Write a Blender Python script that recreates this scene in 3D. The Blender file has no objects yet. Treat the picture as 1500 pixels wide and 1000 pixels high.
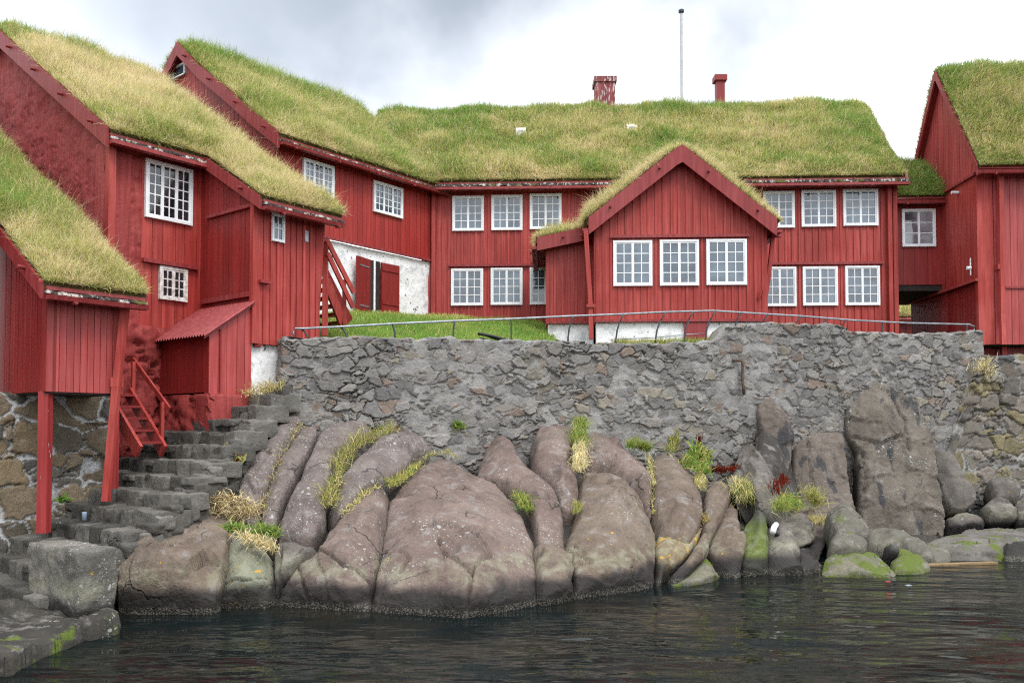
import bpy, math, random
import numpy as np
from mathutils import Vector
from mathutils.geometry import delaunay_2d_cdt

random.seed(7); rng = np.random.default_rng(11)
SC = bpy.context.scene; COL = SC.collection
# ------------------------------------------------------------------ camera
FPX, CY, TILT, CAMH = 1250.0, 586.0, math.radians(2.0), 2.0
cam = bpy.data.cameras.new('camera'); camo = bpy.data.objects.new('camera', cam); COL.objects.link(camo)
cam.sensor_width = 36; cam.lens = 36 * FPX / 1500; cam.shift_y = (CY - 500) / 1500
cam.clip_end = 3000; cam.clip_start = 0.1
camo.location = (0, 0, CAMH); camo.rotation_euler = (math.pi / 2 + TILT, 0, 0)
SC.camera = camo
# ------------------------------------------------------------------ exposure, world, sun
SC.view_settings.view_transform = 'Standard'; SC.view_settings.look = 'None'
SC.view_settings.exposure = 0.28; SC.view_settings.gamma = 1.0
SC.cycles.max_bounces = 6; SC.cycles.diffuse_bounces = 3; SC.cycles.glossy_bounces = 3
SC.cycles.transmission_bounces = 3; SC.cycles.use_denoising = False; SC.cycles.pixel_filter_type = 'BLACKMAN_HARRIS'; SC.cycles.filter_width = 1.15
SUN_AZ, SUN_EL = math.radians(150), math.radians(50)     # azimuth clockwise from +Y


def nn(nt, typ, ins=None, **props):
    n = nt.nodes.new(typ)
    for k, v in props.items(): setattr(n, k, v)
    for k, v in (ins or {}).items():
        if isinstance(v, bpy.types.NodeSocket): nt.links.new(v, n.inputs[k])
        else: n.inputs[k].default_value = v
    return n


def mth(nt, op, a, b=0.0, clamp=False):
    n = nn(nt, 'ShaderNodeMath', {0: a, 1: b}, operation=op); n.use_clamp = clamp
    return n.outputs[0]


def mixc(nt, fac, a, b, blend='MIX'):
    n = nn(nt, 'ShaderNodeMix', data_type='RGBA', blend_type=blend)
    for i, v in ((0, fac), (6, a), (7, b)):
        if isinstance(v, bpy.types.NodeSocket): nt.links.new(v, n.inputs[i])
        else: n.inputs[i].default_value = v if i == 0 else (tuple(v) + (1,))[:4]
    return n.outputs[2]


def ramp(nt, fac, lo, hi):
    n = nn(nt, 'ShaderNodeMapRange', {0: fac, 1: lo, 2: hi, 3: 0.0, 4: 1.0}); n.clamp = True
    n.interpolation_type = 'SMOOTHSTEP'
    return n.outputs[0]


W = bpy.data.worlds.new('World'); SC.world = W; W.use_nodes = True
nt = W.node_tree; nt.nodes.clear()
tc = nn(nt, 'ShaderNodeTexCoord').outputs['Generated']
sky = nn(nt, 'ShaderNodeTexSky', sky_type='NISHITA', sun_disc=False)
sky.sun_elevation = SUN_EL; sky.sun_rotation = SUN_AZ
cn = nn(nt, 'ShaderNodeTexNoise', {'Vector': tc, 'Scale': 3.2, 'Detail': 5.0, 'Roughness': 0.5}).outputs[0]
dist = nn(nt, 'ShaderNodeVectorMath', {0: nn(nt, 'ShaderNodeVectorMath', {0: tc, 1: (1.0, 1.0, 2.4)}, operation='MULTIPLY').outputs[0], 1: (-0.16, 0.87, 1.22)}, operation='DISTANCE').outputs['Value']
d2 = mth(nt, 'ADD', dist, mth(nt, 'MULTIPLY', mth(nt, 'SUBTRACT', cn, 0.5), 1.1))
cl = ramp(nt, d2, 0.14, 0.62)
sepw = nn(nt, 'ShaderNodeSeparateXYZ', {0: tc}).outputs
lft = ramp(nt, mth(nt, 'ADD', sepw[0], mth(nt, 'MULTIPLY', cn, 0.25)), -0.55, 0.12)
c1 = mixc(nt, cl, (0.33, 0.35, 0.365), (1.25, 1.26, 1.27))
c2 = mixc(nt, lft, (0.66, 0.69, 0.715), c1)
c2 = mixc(nt, ramp(nt, sepw[2], 0.25, 0.46), c1, c2)
ov = mixc(nt, ramp(nt, sepw[2], 0.46, 0.75), c2, (2.3, 2.32, 2.35))
bg1 = nn(nt, 'ShaderNodeBackground', {0: ov, 1: 1.0})
bg2 = nn(nt, 'ShaderNodeBackground', {0: sky.outputs[0], 1: 0.05})
nt.links.new(nn(nt, 'ShaderNodeAddShader', {0: bg1.outputs[0], 1: bg2.outputs[0]}).outputs[0],
             nn(nt, 'ShaderNodeOutputWorld').inputs[0])
sl = bpy.data.lights.new('sun', 'SUN'); sl.energy = 1.2; sl.angle = math.radians(16); sl.color = (1, 0.96, 0.9)
so = bpy.data.objects.new('sun', sl); COL.objects.link(so)
sd = Vector((math.sin(SUN_AZ) * math.cos(SUN_EL), math.cos(SUN_AZ) * math.cos(SUN_EL), math.sin(SUN_EL)))
so.rotation_euler = sd.to_track_quat('Z', 'Y').to_euler(); so.location = sd * 60

# ------------------------------------------------------------------ pixel rays, frames, panels
ct, st = math.cos(TILT), math.sin(TILT)


def ray(px, py):
    a = (np.asarray(px, float) - 750) / FPX; b = (CY - np.asarray(py, float)) / FPX
    den = ct - b * st
    return a / den, (st + b * ct) / den


def at(px, py, Y):
    rx, rz = ray(px, py)
    return np.stack([rx * Y, Y + 0 * rx, CAMH + rz * Y], -1)


class Frame:
    def __init__(s, e1):
        l = math.hypot(*e1); s.e1 = (e1[0] / l, e1[1] / l); s.e2 = (-s.e1[1], s.e1[0])

    def P(s, u, v, z):
        u = np.asarray(u, float); v = np.asarray(v, float)
        X = s.e1[0] * u + s.e2[0] * v; Y = s.e1[1] * u + s.e2[1] * v
        return np.stack(np.broadcast_arrays(X, Y, z), -1)

    def uv(s, X, Y): return s.e1[0] * X + s.e1[1] * Y, s.e2[0] * X + s.e2[1] * Y


class Pan:
    """a vertical wall plane of a frame: F faces the viewer, L faces left, R faces right"""
    def __init__(s, fr, side, c): s.fr, s.side, s.c = fr, side, c

    def P(s, a, z, n=0.0):
        if s.side == 'F': return s.fr.P(a, s.c - np.asarray(n, float), z)
        return s.fr.P(s.c - np.asarray(n, float) if s.side == 'L' else s.c + np.asarray(n, float), a, z)

    def hit(s, px, py):
        rx, rz = ray(px, py); e1, e2 = s.fr.e1, s.fr.e2
        p1 = e1[0] * rx + e1[1]; p2 = e2[0] * rx + e2[1]
        if s.side == 'F': Y = s.c / p2; return float(p1 * Y), float(CAMH + rz * Y)
        Y = s.c / p1; return float(p2 * Y), float(CAMH + rz * Y)


FL = Frame((0.625, 0.781))        # the three houses on the left
FM = Frame((0.9991, -0.0416))     # the long house and its neighbours
# ------------------------------------------------------------------ numpy noise


def _h(ix, iy, iz, s):
    n = (ix.astype(np.int64) * 374761393 + iy.astype(np.int64) * 668265263 + iz.astype(np.int64) * 2147483647 + s * 974634777) & 0xffffffff
    n = ((n ^ (n >> 13)) * 1274126177) & 0xffffffff
    n = ((n ^ (n >> 16)) * 2246822519) & 0xffffffff
    return ((n ^ (n >> 15)) & 0xffff) / 65535.0


def noise(p, s=0):
    p = np.asarray(p, float); i = np.floor(p); f = p - i; f = f * f * f * (f * (f * 6 - 15) + 10)
    i = i.astype(np.int64); r = 0
    for dx in (0, 1):
        for dy in (0, 1):
            for dz in (0, 1):
                w = (f[..., 0] if dx else 1 - f[..., 0]) * (f[..., 1] if dy else 1 - f[..., 1]) * (f[..., 2] if dz else 1 - f[..., 2])
                r = r + w * _h(i[..., 0] + dx, i[..., 1] + dy, i[..., 2] + dz, s)
    return r * 2 - 1


def fbm(p, scale, octv=4, s=0, rough=0.5):
    p = np.asarray(p, float) * scale; a, t, r = 1.0, 0.0, 0
    for k in range(octv):
        r = r + a * noise(p + 17.3 * k, s + k); t += a; a *= rough; p = p * 2.03
    return r / t


def sstep(x, a, b):
    t = np.clip((x - a) / (b - a), 0, 1); return t * t * (3 - 2 * t)


def vor(x, y, sx, sy, seed, jit=0.78, off=False):
    gx, gy = np.asarray(x) / sx, np.asarray(y) / sy
    gx = gx + 0.5 * (np.floor(gy).astype(int) % 2)
    ix, iy = np.floor(gx).astype(np.int64), np.floor(gy).astype(np.int64)
    ux = np.zeros(gx.shape); uy = np.zeros(gx.shape); f1 = np.full(gx.shape, 9.0); f2 = np.full(gx.shape, 9.0); c1 = np.zeros(gx.shape, np.int64); c2 = c1.copy()
    for dx in (-2, -1, 0, 1, 2):
        for dy in (-2, -1, 0, 1, 2):
            a, b = ix + dx, iy + dy; z = np.zeros_like(a)
            ox = a + 0.5 + jit * (_h(a, b, z, seed) - 0.5); oy = b + 0.5 + jit * (_h(a, b, z, seed + 1) - 0.5)
            d = np.sqrt((gx - ox) ** 2 + (gy - oy) ** 2) * (0.90 + 0.2 * _h(a, b, z, seed + 2))
            nw = d < f1; ux = np.where(nw, gx - ox, ux); uy = np.where(nw, gy - oy, uy)
            f2 = np.where(nw, f1, np.minimum(f2, d)); c1 = np.where(nw, a, c1); c2 = np.where(nw, b, c2); f1 = np.where(nw, d, f1)
    z = np.zeros_like(c1)
    r = [_h(c1, c2, z, seed + k) for k in (5, 6, 7, 8)]
    return (f1, f2, r, ux, uy) if off else (f1, f2, r)


# ------------------------------------------------------------------ objects and meshes
def tag(o, label=None, cat=None, group=None, kind=None):
    for k, v in (('label', label), ('category', cat), ('group', group), ('kind', kind)):
        if v: o[k] = v
    return o


def thing(name, loc, label, cat, group=None):
    o = bpy.data.objects.new(name, None); COL.objects.link(o); o.location = [float(c) for c in loc]
    o.empty_display_size = 0.3
    return tag(o, label, cat, group)


def root_loc(p):
    l = Vector((0, 0, 0))
    while p is not None: l = l + p.location; p = p.parent
    return np.array(l)


def np_mesh(name, V, F, mats, parent=None, col=None, smooth=False, midx=None, tone=None, base=None):
    """F: (n,3) or (n,4) array, or a list of such arrays"""
    Fs = F if isinstance(F, list) else [F]
    V = np.asarray(V, float).reshape(-1, 3)
    o0 = None
    if parent is None:
        b = V.mean(0) if base is None else np.asarray(base, float); b = np.array([b[0], b[1], V[:, 2].min()])
        V = V - b; o0 = b
    else: V = V - root_loc(parent)
    me = bpy.data.meshes.new(name); me.vertices.add(len(V)); me.vertices.foreach_set('co', V.astype(np.float32).ravel())
    loops = np.concatenate([np.asarray(f, np.int32).ravel() for f in Fs]); sizes = np.concatenate([np.full(len(f), np.asarray(f).shape[1], np.int32) for f in Fs])
    me.loops.add(len(loops)); me.loops.foreach_set('vertex_index', loops)
    me.polygons.add(len(sizes)); me.polygons.foreach_set('loop_start', np.concatenate([[0], np.cumsum(sizes)[:-1]]).astype(np.int32))
    if smooth: me.polygons.foreach_set('use_smooth', np.ones(len(sizes), bool))
    for m in (mats if isinstance(mats, list) else [mats]): me.materials.append(m)
    if midx is not None: me.polygons.foreach_set('material_index', np.asarray(midx, np.int32))
    me.update(calc_edges=True); me.validate()
    if col is not None:
        at_ = me.attributes.new('Col', 'FLOAT_COLOR', 'POINT'); c = np.ones((len(V), 4), np.float32); c[:, :3] = col
        at_.data.foreach_set('color', c.ravel())
    if tone is not None:
        at_ = me.attributes.new('tone', 'FLOAT', 'POINT'); at_.data.foreach_set('value', np.asarray(tone, np.float32))
    o = bpy.data.objects.new(name, me); COL.objects.link(o)
    if parent is not None: o.parent = parent
    else: o.location = [float(c) for c in o0]
    return o


class MB:
    def __init__(s): s.v, s.f, s.t = [], [], []

    def hexa(s, pts, tone=None):
        """8 points: bottom ring 0-3, top ring 4-7"""
        b = len(s.v); s.v += [tuple(map(float, p)) for p in pts]
        t = random.random() if tone is None else tone; s.t += [t] * 8
        for q in ((3, 2, 1, 0), (4, 5, 6, 7), (0, 1, 5, 4), (1, 2, 6, 5), (2, 3, 7, 6), (3, 0, 4, 7)): s.f.append([b + i for i in q])
        return s

    def box(s, pan, a0, a1, z0, z1, n0, n1, z0b=None, z1b=None, tone=None):
        z0b = z0 if z0b is None else z0b; z1b = z1 if z1b is None else z1b
        return s.hexa([pan.P(a0, z0, n1), pan.P(a1, z0b, n1), pan.P(a1, z0b, n0), pan.P(a0, z0, n0),
                       pan.P(a0, z1, n1), pan.P(a1, z1b, n1), pan.P(a1, z1b, n0), pan.P(a0, z1, n0)], tone)

    def bar(s, p, q, w, d, side=None, tone=None):
        """rectangular timber from p to q; w along `side`, d across"""
        p, q = Vector(p), Vector(q); ax = (q - p).normalized()
        sd_ = Vector(side) if side is not None else ax.cross(Vector((0, 0, 1)))
        sd_ = (sd_ - ax * sd_.dot(ax)).normalized(); up = ax.cross(sd_)
        r = [(-1, -1), (1, -1), (1, 1), (-1, 1)]
        return s.hexa([p + sd_ * (x * w / 2) + up * (y * d / 2) for x, y in r] + [q + sd_ * (x * w / 2) + up * (y * d / 2) for x, y in r], tone)

    def tube(s, pts, r, n=8, tone=0.5):
        pts = [Vector(p) for p in pts]; b0 = len(s.v); rr = r if hasattr(r, '__len__') else [r] * len(pts)
        for i, p in enumerate(pts):
            ax = (pts[min(i + 1, len(pts) - 1)] - pts[max(i - 1, 0)]).normalized()
            h = Vector((0, 0, 1)) if abs(ax.z) < 0.9 else Vector((1, 0, 0))
            x = ax.cross(h).normalized(); y = ax.cross(x)
            for k in range(n):
                t = 2 * math.pi * k / n; s.v.append(tuple(p + (x * math.cos(t) + y * math.sin(t)) * rr[i])); s.t.append(tone)
        for i in range(len(pts) - 1):
            for k in range(n):
                a = b0 + i * n + k; b = b0 + i * n + (k + 1) % n; s.f.append([a, b, b + n, a + n])
        s.f.append([b0 + k for k in range(n)][::-1]); e = b0 + (len(pts) - 1) * n; s.f.append([e + k for k in range(n)])
        return s

    def build(s, name, m, parent=None, smooth=False):
        V = np.array(s.v); o0 = None
        if parent is None: o0 = np.array([V[:, 0].mean(), V[:, 1].mean(), V[:, 2].min()]); V = V - o0
        else: V = V - root_loc(parent)
        me = bpy.data.meshes.new(name); me.from_pydata(V.tolist(), [], s.f); me.materials.append(m)
        if smooth: me.polygons.foreach_set('use_smooth', np.ones(len(s.f), bool))
        me.update(); a = me.attributes.new('tone', 'FLOAT', 'POINT'); a.data.foreach_set('value', np.array(s.t, np.float32))
        o = bpy.data.objects.new(name, me); COL.objects.link(o)
        if parent is not None: o.parent = parent
        else: o.location = [float(c) for c in o0]
        return o


# ------------------------------------------------------------------ materials
def new_mat(name):
    m = bpy.data.materials.new(name); m.use_nodes = True; nt = m.node_tree; nt.nodes.clear()
    b = nn(nt, 'ShaderNodeBsdfPrincipled'); o = nn(nt, 'ShaderNodeOutputMaterial'); nt.links.new(b.outputs[0], o.inputs[0])
    pos = nn(nt, 'ShaderNodeNewGeometry').outputs['Position']
    return m, nt, b, pos


def scl(nt, pos, v): return nn(nt, 'ShaderNodeVectorMath', {0: pos, 1: v}, operation='MULTIPLY').outputs[0]


def tex(nt, vec, scale, detail=4.0, rough=0.55): return nn(nt, 'ShaderNodeTexNoise', {'Vector': vec, 'Scale': scale, 'Detail': detail, 'Roughness': rough}).outputs[0]


def bump(nt, b, h, strength, distance):
    n = nn(nt, 'ShaderNodeBump', {'Height': h, 'Strength': strength, 'Distance': distance}); nt.links.new(n.outputs[0], b.inputs['Normal'])


def red_mat(name, base, fade, fade_amt=0.5, rough=0.55, chips=0.0, grain=True):
    m, nt, b, pos = new_mat(name)
    st_ = tex(nt, scl(nt, pos, (9, 9, 0.5)), 2.0, 5.0, 0.6); lo = tex(nt, pos, 0.9, 4.0)
    tone = nn(nt, 'ShaderNodeAttribute', attribute_name='tone').outputs['Fac']
    f = mth(nt, 'MULTIPLY', ramp(nt, mth(nt, 'ADD', mth(nt, 'MULTIPLY', st_, 0.5), mth(nt, 'MULTIPLY', lo, 0.5)), 0.38, 0.66), fade_amt)
    c = mixc(nt, f, base, fade)
    val = mth(nt, 'ADD', 0.88, mth(nt, 'MULTIPLY', tone, 0.26))
    val = mth(nt, 'MULTIPLY', val, mth(nt, 'ADD', 0.60, mth(nt, 'MULTIPLY', st_, 0.80)))
    cx = nn(nt, 'ShaderNodeCombineXYZ', {0: val, 1: val, 2: val}).outputs[0]
    c = mixc(nt, 1.0, c, cx, 'MULTIPLY')
    if chips:
        cf = ramp(nt, tex(nt, scl(nt, pos, (6, 6, 1.6)), 3.0, 6.0, 0.65), 0.70 - chips, 0.73 - chips)
        c = mixc(nt, cf, c, (0.45, 0.40, 0.38))
    nt.links.new(c, b.inputs['Base Color']); b.inputs['Roughness'].default_value = rough
    b.inputs['Specular IOR Level'].default_value = 0.35
    if grain: bump(nt, b, st_, 0.35, 0.01)
    else: bump(nt, b, tex(nt, pos, 16, 6.0, 0.65), 0.5, 0.03)
    return m


def plain_mat(name, base, rough=0.6, var=0.3, scale=8.0, metal=0.0, bmp=0.0, base2=None, spec=0.4):
    m, nt, b, pos = new_mat(name); n = tex(nt, pos, scale, 5.0, 0.6)
    b2 = base2 or tuple(c * (1 - var) for c in base)
    nt.links.new(mixc(nt, ramp(nt, n, 0.35, 0.65), b2, base), b.inputs['Base Color'])
    b.inputs['Roughness'].default_value = rough; b.inputs['Metallic'].default_value = metal; b.inputs['Specular IOR Level'].default_value = spec
    if bmp: bump(nt, b, n, 0.5, bmp)
    return m


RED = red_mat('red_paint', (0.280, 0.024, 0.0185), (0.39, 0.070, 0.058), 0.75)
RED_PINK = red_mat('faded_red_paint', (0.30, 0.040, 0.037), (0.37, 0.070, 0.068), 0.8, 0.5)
RED_DARK = red_mat('dark_and_shaded_red_paint', (0.205, 0.016, 0.0135), (0.255, 0.03, 0.027), 0.5, 0.5)  # dark red parts; also puts shade into the colour of left-facing walls
RED_TRIM = red_mat('trim_red_paint', (0.215, 0.022, 0.022), (0.28, 0.052, 0.052), 0.7, 0.5)
RED_BRIGHT = red_mat('fresh_red_paint', (0.285, 0.021, 0.0165), (0.315, 0.036, 0.030), 0.6)
RED_STUCCO = red_mat('red_stucco', (0.28, 0.034, 0.030), (0.36, 0.066, 0.062), 0.8, 0.75, grain=False)
RED_CHIPPED = red_mat('chipped_red_paint', (0.23, 0.02, 0.02), (0.28, 0.036, 0.036), 0.6, 0.55, chips=0.035)
WHITE = plain_mat('white_window_paint', (0.80, 0.82, 0.84), 0.45, 0.10, 5.0)
WHITE_OLD = plain_mat('peeling_white_paint', (0.78, 0.78, 0.76), 0.6, 0.5, 14.0, base2=(0.42, 0.37, 0.33))
IRON = plain_mat('galvanised_iron', (0.33, 0.36, 0.39), 0.45, 0.35, 12.0, metal=0.6)
IRON_DARK = plain_mat('dark_iron', (0.05, 0.055, 0.065), 0.5, 0.3, 12.0)
RUST = plain_mat('rusty_metal', (0.12, 0.07, 0.05), 0.8, 0.5, 20.0)
BLACK = plain_mat('black_rubber', (0.012, 0.013, 0.015), 0.4, 0.2)
DARK = plain_mat('dark_timber_and_shade', (0.03, 0.022, 0.02), 0.8, 0.4)  # dark boards; also the painted shade of the basement door opening
GREYWOOD = red_mat('grey_painted_boards', (0.10, 0.10, 0.13), (0.15, 0.15, 0.18), 0.6)
PLASTIC = plain_mat('white_plastic', (0.75, 0.76, 0.78), 0.35, 0.1)
BLUE = plain_mat('pale_blue_plastic', (0.22, 0.30, 0.38), 0.4, 0.2)
ORANGE = plain_mat('orange_wood', (0.25, 0.17, 0.08), 0.6, 0.3, 10.0)
REDPL = plain_mat('red_plastic', (0.30, 0.035, 0.03), 0.5, 0.1)
CURTAIN = plain_mat('curtain_white', (0.6, 0.62, 0.64), 0.8, 0.2)


def glass_mat(name, c0, c1, spec):
    m, nt, b, pos = new_mat(name)
    n = tex(nt, scl(nt, pos, (1.6, 1.6, 2.2)), 1.3, 3.0)  # noise in the colour paints cloud reflections on the panes
    tn = nn(nt, 'ShaderNodeAttribute', attribute_name='tone').outputs['Fac']
    nt.links.new(mixc(nt, mth(nt, 'ADD', mth(nt, 'MULTIPLY', ramp(nt, n, 0.35, 0.65), 0.55), mth(nt, 'MULTIPLY', tn, 0.45)), c0, c1), b.inputs['Base Color'])
    b.inputs['Roughness'].default_value = 0.06; b.inputs['IOR'].default_value = 1.75; b.inputs['Specular IOR Level'].default_value = spec
    bump(nt, b, tex(nt, pos, 2.5, 2.0), 0.15, 0.02)
    return m


GLASS = glass_mat('window_glass', (0.018, 0.032, 0.05), (0.12, 0.17, 0.215), 0.6)  # blue-grey base colour includes a painted sky reflection
GLASS_DARK = glass_mat('dark_window_glass', (0.008, 0.009, 0.012), (0.03, 0.035, 0.04), 0.5)


def bark_mat():
    m, nt, b, pos = new_mat('birch_bark'); n = tex(nt, pos, 9.0, 5.0, 0.7); g = tex(nt, pos, 2.2, 3.0)
    c = mixc(nt, ramp(nt, n, 0.50, 0.60), (0.05, 0.04, 0.036), (0.55, 0.52, 0.48))
    c = mixc(nt, ramp(nt, g, 0.55, 0.62), c, (0.12, 0.12, 0.03))
    nt.links.new(c, b.inputs['Base Color']); b.inputs['Roughness'].default_value = 0.9; bump(nt, b, n, 0.8, 0.02)
    return m


BARK = bark_mat()


def whitewash_mat():
    m, nt, b, pos = new_mat('whitewashed_stone'); n = tex(nt, pos, 5.0, 6.0, 0.65); s = tex(nt, scl(nt, pos, (3, 3, 0.7)), 3.0, 5.0, 0.6)
    c = mixc(nt, ramp(nt, n, 0.36, 0.50), (0.58, 0.60, 0.61), (0.82, 0.83, 0.83))
    c = mixc(nt, mth(nt, 'MULTIPLY', ramp(nt, s, 0.58, 0.7), 0.5), c, (0.40, 0.41, 0.42))
    c = mixc(nt, ramp(nt, n, 0.63, 0.67), c, (0.10, 0.10, 0.10))
    nt.links.new(c, b.inputs['Base Color']); b.inputs['Roughness'].default_value = 0.85; bump(nt, b, n, 0.7, 0.04)
    return m


WASH = whitewash_mat()


def masonry_mat(name):
    m, nt, b, pos = new_mat(name)
    col = nn(nt, 'ShaderNodeAttribute', attribute_name='Col').outputs['Color']
    n = tex(nt, pos, 26.0, 6.0, 0.7); n2 = tex(nt, pos, 5.0, 5.0, 0.65); n3 = tex(nt, pos, 1.1, 4.0)
    v = mth(nt, 'ADD', mth(nt, 'MULTIPLY', n, 0.9), mth(nt, 'MULTIPLY', n2, 0.9)); v = mth(nt, 'ADD', mth(nt, 'ADD', v, mth(nt, 'MULTIPLY', tex(nt, pos, 80.0, 3.0, 0.7), 0.8)), -0.28)
    c = mixc(nt, 1.0, col, nn(nt, 'ShaderNodeCombineXYZ', {0: v, 1: v, 2: v}).outputs[0], 'MULTIPLY')
    c = mixc(nt, mth(nt, 'MULTIPLY', ramp(nt, n2, 0.60, 0.72), 0.5), c, (0.30, 0.31, 0.31))
    c = mixc(nt, mth(nt, 'MULTIPLY', ramp(nt, n3, 0.60, 0.74), 0.35), c, (0.12, 0.115, 0.05))
    nt.links.new(c, b.inputs['Base Color']); b.inputs['Roughness'].default_value = 0.9; b.inputs['Specular IOR Level'].default_value = 0.25
    bump(nt, b, n, 0.9, 0.03)
    return m


MASON = masonry_mat('rubble_masonry')


def rock_mat(name, c0, c1, lichen=0.5, pale=(0.21, 0.195, 0.185), tide=True, orange=0.3, moss=0.0, dark=0.0, speck=0.5, toned=False):
    m, nt, b, pos = new_mat(name)
    warp = nn(nt, 'ShaderNodeVectorMath', {0: pos, 1: scl(nt, nn(nt, 'ShaderNodeTexNoise', {'Vector': pos, 'Scale': 4.0, 'Detail': 3.0}).outputs[1], (0.16, 0.16, 0.16))}, operation='ADD').outputs[0]
    lo = tex(nt, pos, 0.9, 5.0, 0.6); hi = tex(nt, pos, 22.0, 6.0, 0.7); mi = tex(nt, pos, 4.5, 6.0, 0.62)
    c = mixc(nt, ramp(nt, lo, 0.36, 0.64), c0, c1)
    c = mixc(nt, mth(nt, 'MULTIPLY', ramp(nt, mi, 0.52, 0.72), 0.75), c, pale)
    fi = tex(nt, pos, 75.0, 3.0, 0.7)
    v = mth(nt, 'ADD', 0.02, mth(nt, 'ADD', mth(nt, 'MULTIPLY', fi, 0.85), mth(nt, 'ADD', mth(nt, 'MULTIPLY', hi, 0.75), mth(nt, 'MULTIPLY', mi, 0.42))))
    c = mixc(nt, 1.0, c, nn(nt, 'ShaderNodeCombineXYZ', {0: v, 1: v, 2: v}).outputs[0], 'MULTIPLY')
    stn = ramp(nt, tex(nt, scl(nt, pos, (2.2, 2.2, 0.8)), 1.5, 5.0, 0.65), 0.46, 0.68); c = mixc(nt, mth(nt, 'MULTIPLY', stn, 0.4), c, (0.055, 0.045, 0.038))
    if toned:
        tv = mth(nt, 'ADD', 0.6, mth(nt, 'MULTIPLY', nn(nt, 'ShaderNodeAttribute', attribute_name='tone').outputs['Fac'], 0.85)); c = mixc(nt, 1.0, c, nn(nt, 'ShaderNodeCombineXYZ', {0: tv, 1: tv, 2: tv}).outputs[0], 'MULTIPLY')
    if dark:
        dk = ramp(nt, tex(nt, scl(nt, pos, (1.5, 1.5, 0.22)), 1.8, 4.0), 0.62 - 0.2 * dark, 0.68 - 0.2 * dark)
        c = mixc(nt, mth(nt, 'MULTIPLY', dk, 0.85), c, (0.035, 0.037, 0.042))
    ve = nn(nt, 'ShaderNodeTexVoronoi', {'Vector': nn(nt, 'ShaderNodeVectorMath', {0: warp, 1: scl(nt, nn(nt, 'ShaderNodeTexNoise', {'Vector': pos, 'Scale': 1.3, 'Detail': 4.0}).outputs[1], (0.7, 0.7, 0.7))}, operation='ADD').outputs[0], 'Scale': 1.7}, feature='DISTANCE_TO_EDGE').outputs['Distance']
    crk = mth(nt, 'MULTIPLY', ramp(nt, ve, 0.018, 0.004), ramp(nt, tex(nt, pos, 1.4, 3.0), 0.56, 0.66))
    c = mixc(nt, mth(nt, 'MULTIPLY', crk, 0.75), c, (0.025, 0.022, 0.02))
    # lichen: pale discs of several sizes, only where a broad noise lets them grow
    where = ramp(nt, tex(nt, pos, 1.5, 4.0), 0.63 - 0.22 * lichen, 0.72 - 0.18 * lichen)
    for sc_, rad, keep in ((11.0, 0.30, 0.55), (24.0, 0.34, 0.45), (48.0, 0.36, 0.4)):
        vo = nn(nt, 'ShaderNodeTexVoronoi', {'Vector': warp, 'Scale': sc_, 'Randomness': 1.0})
        rnd = nn(nt, 'ShaderNodeSeparateXYZ', {0: vo.outputs['Color']}).outputs[0]
        r_ = mth(nt, 'MULTIPLY', mth(nt, 'MULTIPLY', mth(nt, 'GREATER_THAN', rnd, 1 - keep * speck), rad), mth(nt, 'ADD', rnd, 0.0))
        disc = mth(nt, 'MULTIPLY', ramp(nt, mth(nt, 'SUBTRACT', r_, vo.outputs['Distance']), 0.0, 0.07), where)
        c = mixc(nt, mth(nt, 'MULTIPLY', disc, 0.7), c, (0.40, 0.42, 0.40))
    z = nn(nt, 'ShaderNodeSeparateXYZ', {0: pos}).outputs[2]
    zn = mth(nt, 'ADD', z, mth(nt, 'MULTIPLY', mth(nt, 'SUBTRACT', tex(nt, pos, 2.6, 4.0), 0.5), 0.26))
    if orange:
        of = mth(nt, 'MULTIPLY', ramp(nt, tex(nt, pos, 6.5, 5.0, 0.65), 0.72 - 0.12 * orange, 0.75 - 0.12 * orange), ramp(nt, zn, 1.15, 0.7))
        c = mixc(nt, of, c, (0.42, 0.25, 0.03))
    if moss:
        mf = mth(nt, 'MULTIPLY', ramp(nt, tex(nt, pos, 3.0, 5.0), 0.62 - 0.3 * moss, 0.70 - 0.26 * moss), ramp(nt, zn, 0.9, 0.45))
        c = mixc(nt, mf, c, (0.085, 0.115, 0.018))
    if tide:
        pb = mth(nt, 'MULTIPLY', mth(nt, 'MULTIPLY', ramp(nt, zn, 0.26, 0.36), ramp(nt, zn, 0.60, 0.40)), ramp(nt, mi, 0.40, 0.58))
        c = mixc(nt, mth(nt, 'MULTIPLY', pb, 0.42), c, (0.25, 0.25, 0.165))
        c = mixc(nt, mth(nt, 'MULTIPLY', ramp(nt, zn, 0.33, 0.20), 0.95), c, (0.016, 0.014, 0.013))
        ba = mth(nt, 'MULTIPLY', mth(nt, 'MULTIPLY', ramp(nt, z, 0.10, 0.05), ramp(nt, z, -0.06, 0.0)), ramp(nt, tex(nt, pos, 60.0, 3.0), 0.50, 0.60))
        c = mixc(nt, mth(nt, 'MULTIPLY', ba, 0.6), c, (0.20, 0.19, 0.15))
        rg = mth(nt, 'ADD', 0.6, mth(nt, 'MULTIPLY', ramp(nt, zn, 0.1, 0.4), 0.28)); nt.links.new(rg, b.inputs['Roughness'])
    else: b.inputs['Roughness'].default_value = 0.85
    nt.links.new(c, b.inputs['Base Color']); b.inputs['Specular IOR Level'].default_value = 0.3
    h = mth(nt, 'SUBTRACT', mth(nt, 'ADD', mth(nt, 'MULTIPLY', hi, 0.6), mi), mth(nt, 'MULTIPLY', crk, 0.8)); bump(nt, b, h, 0.9, 0.045)
    return m


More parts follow.
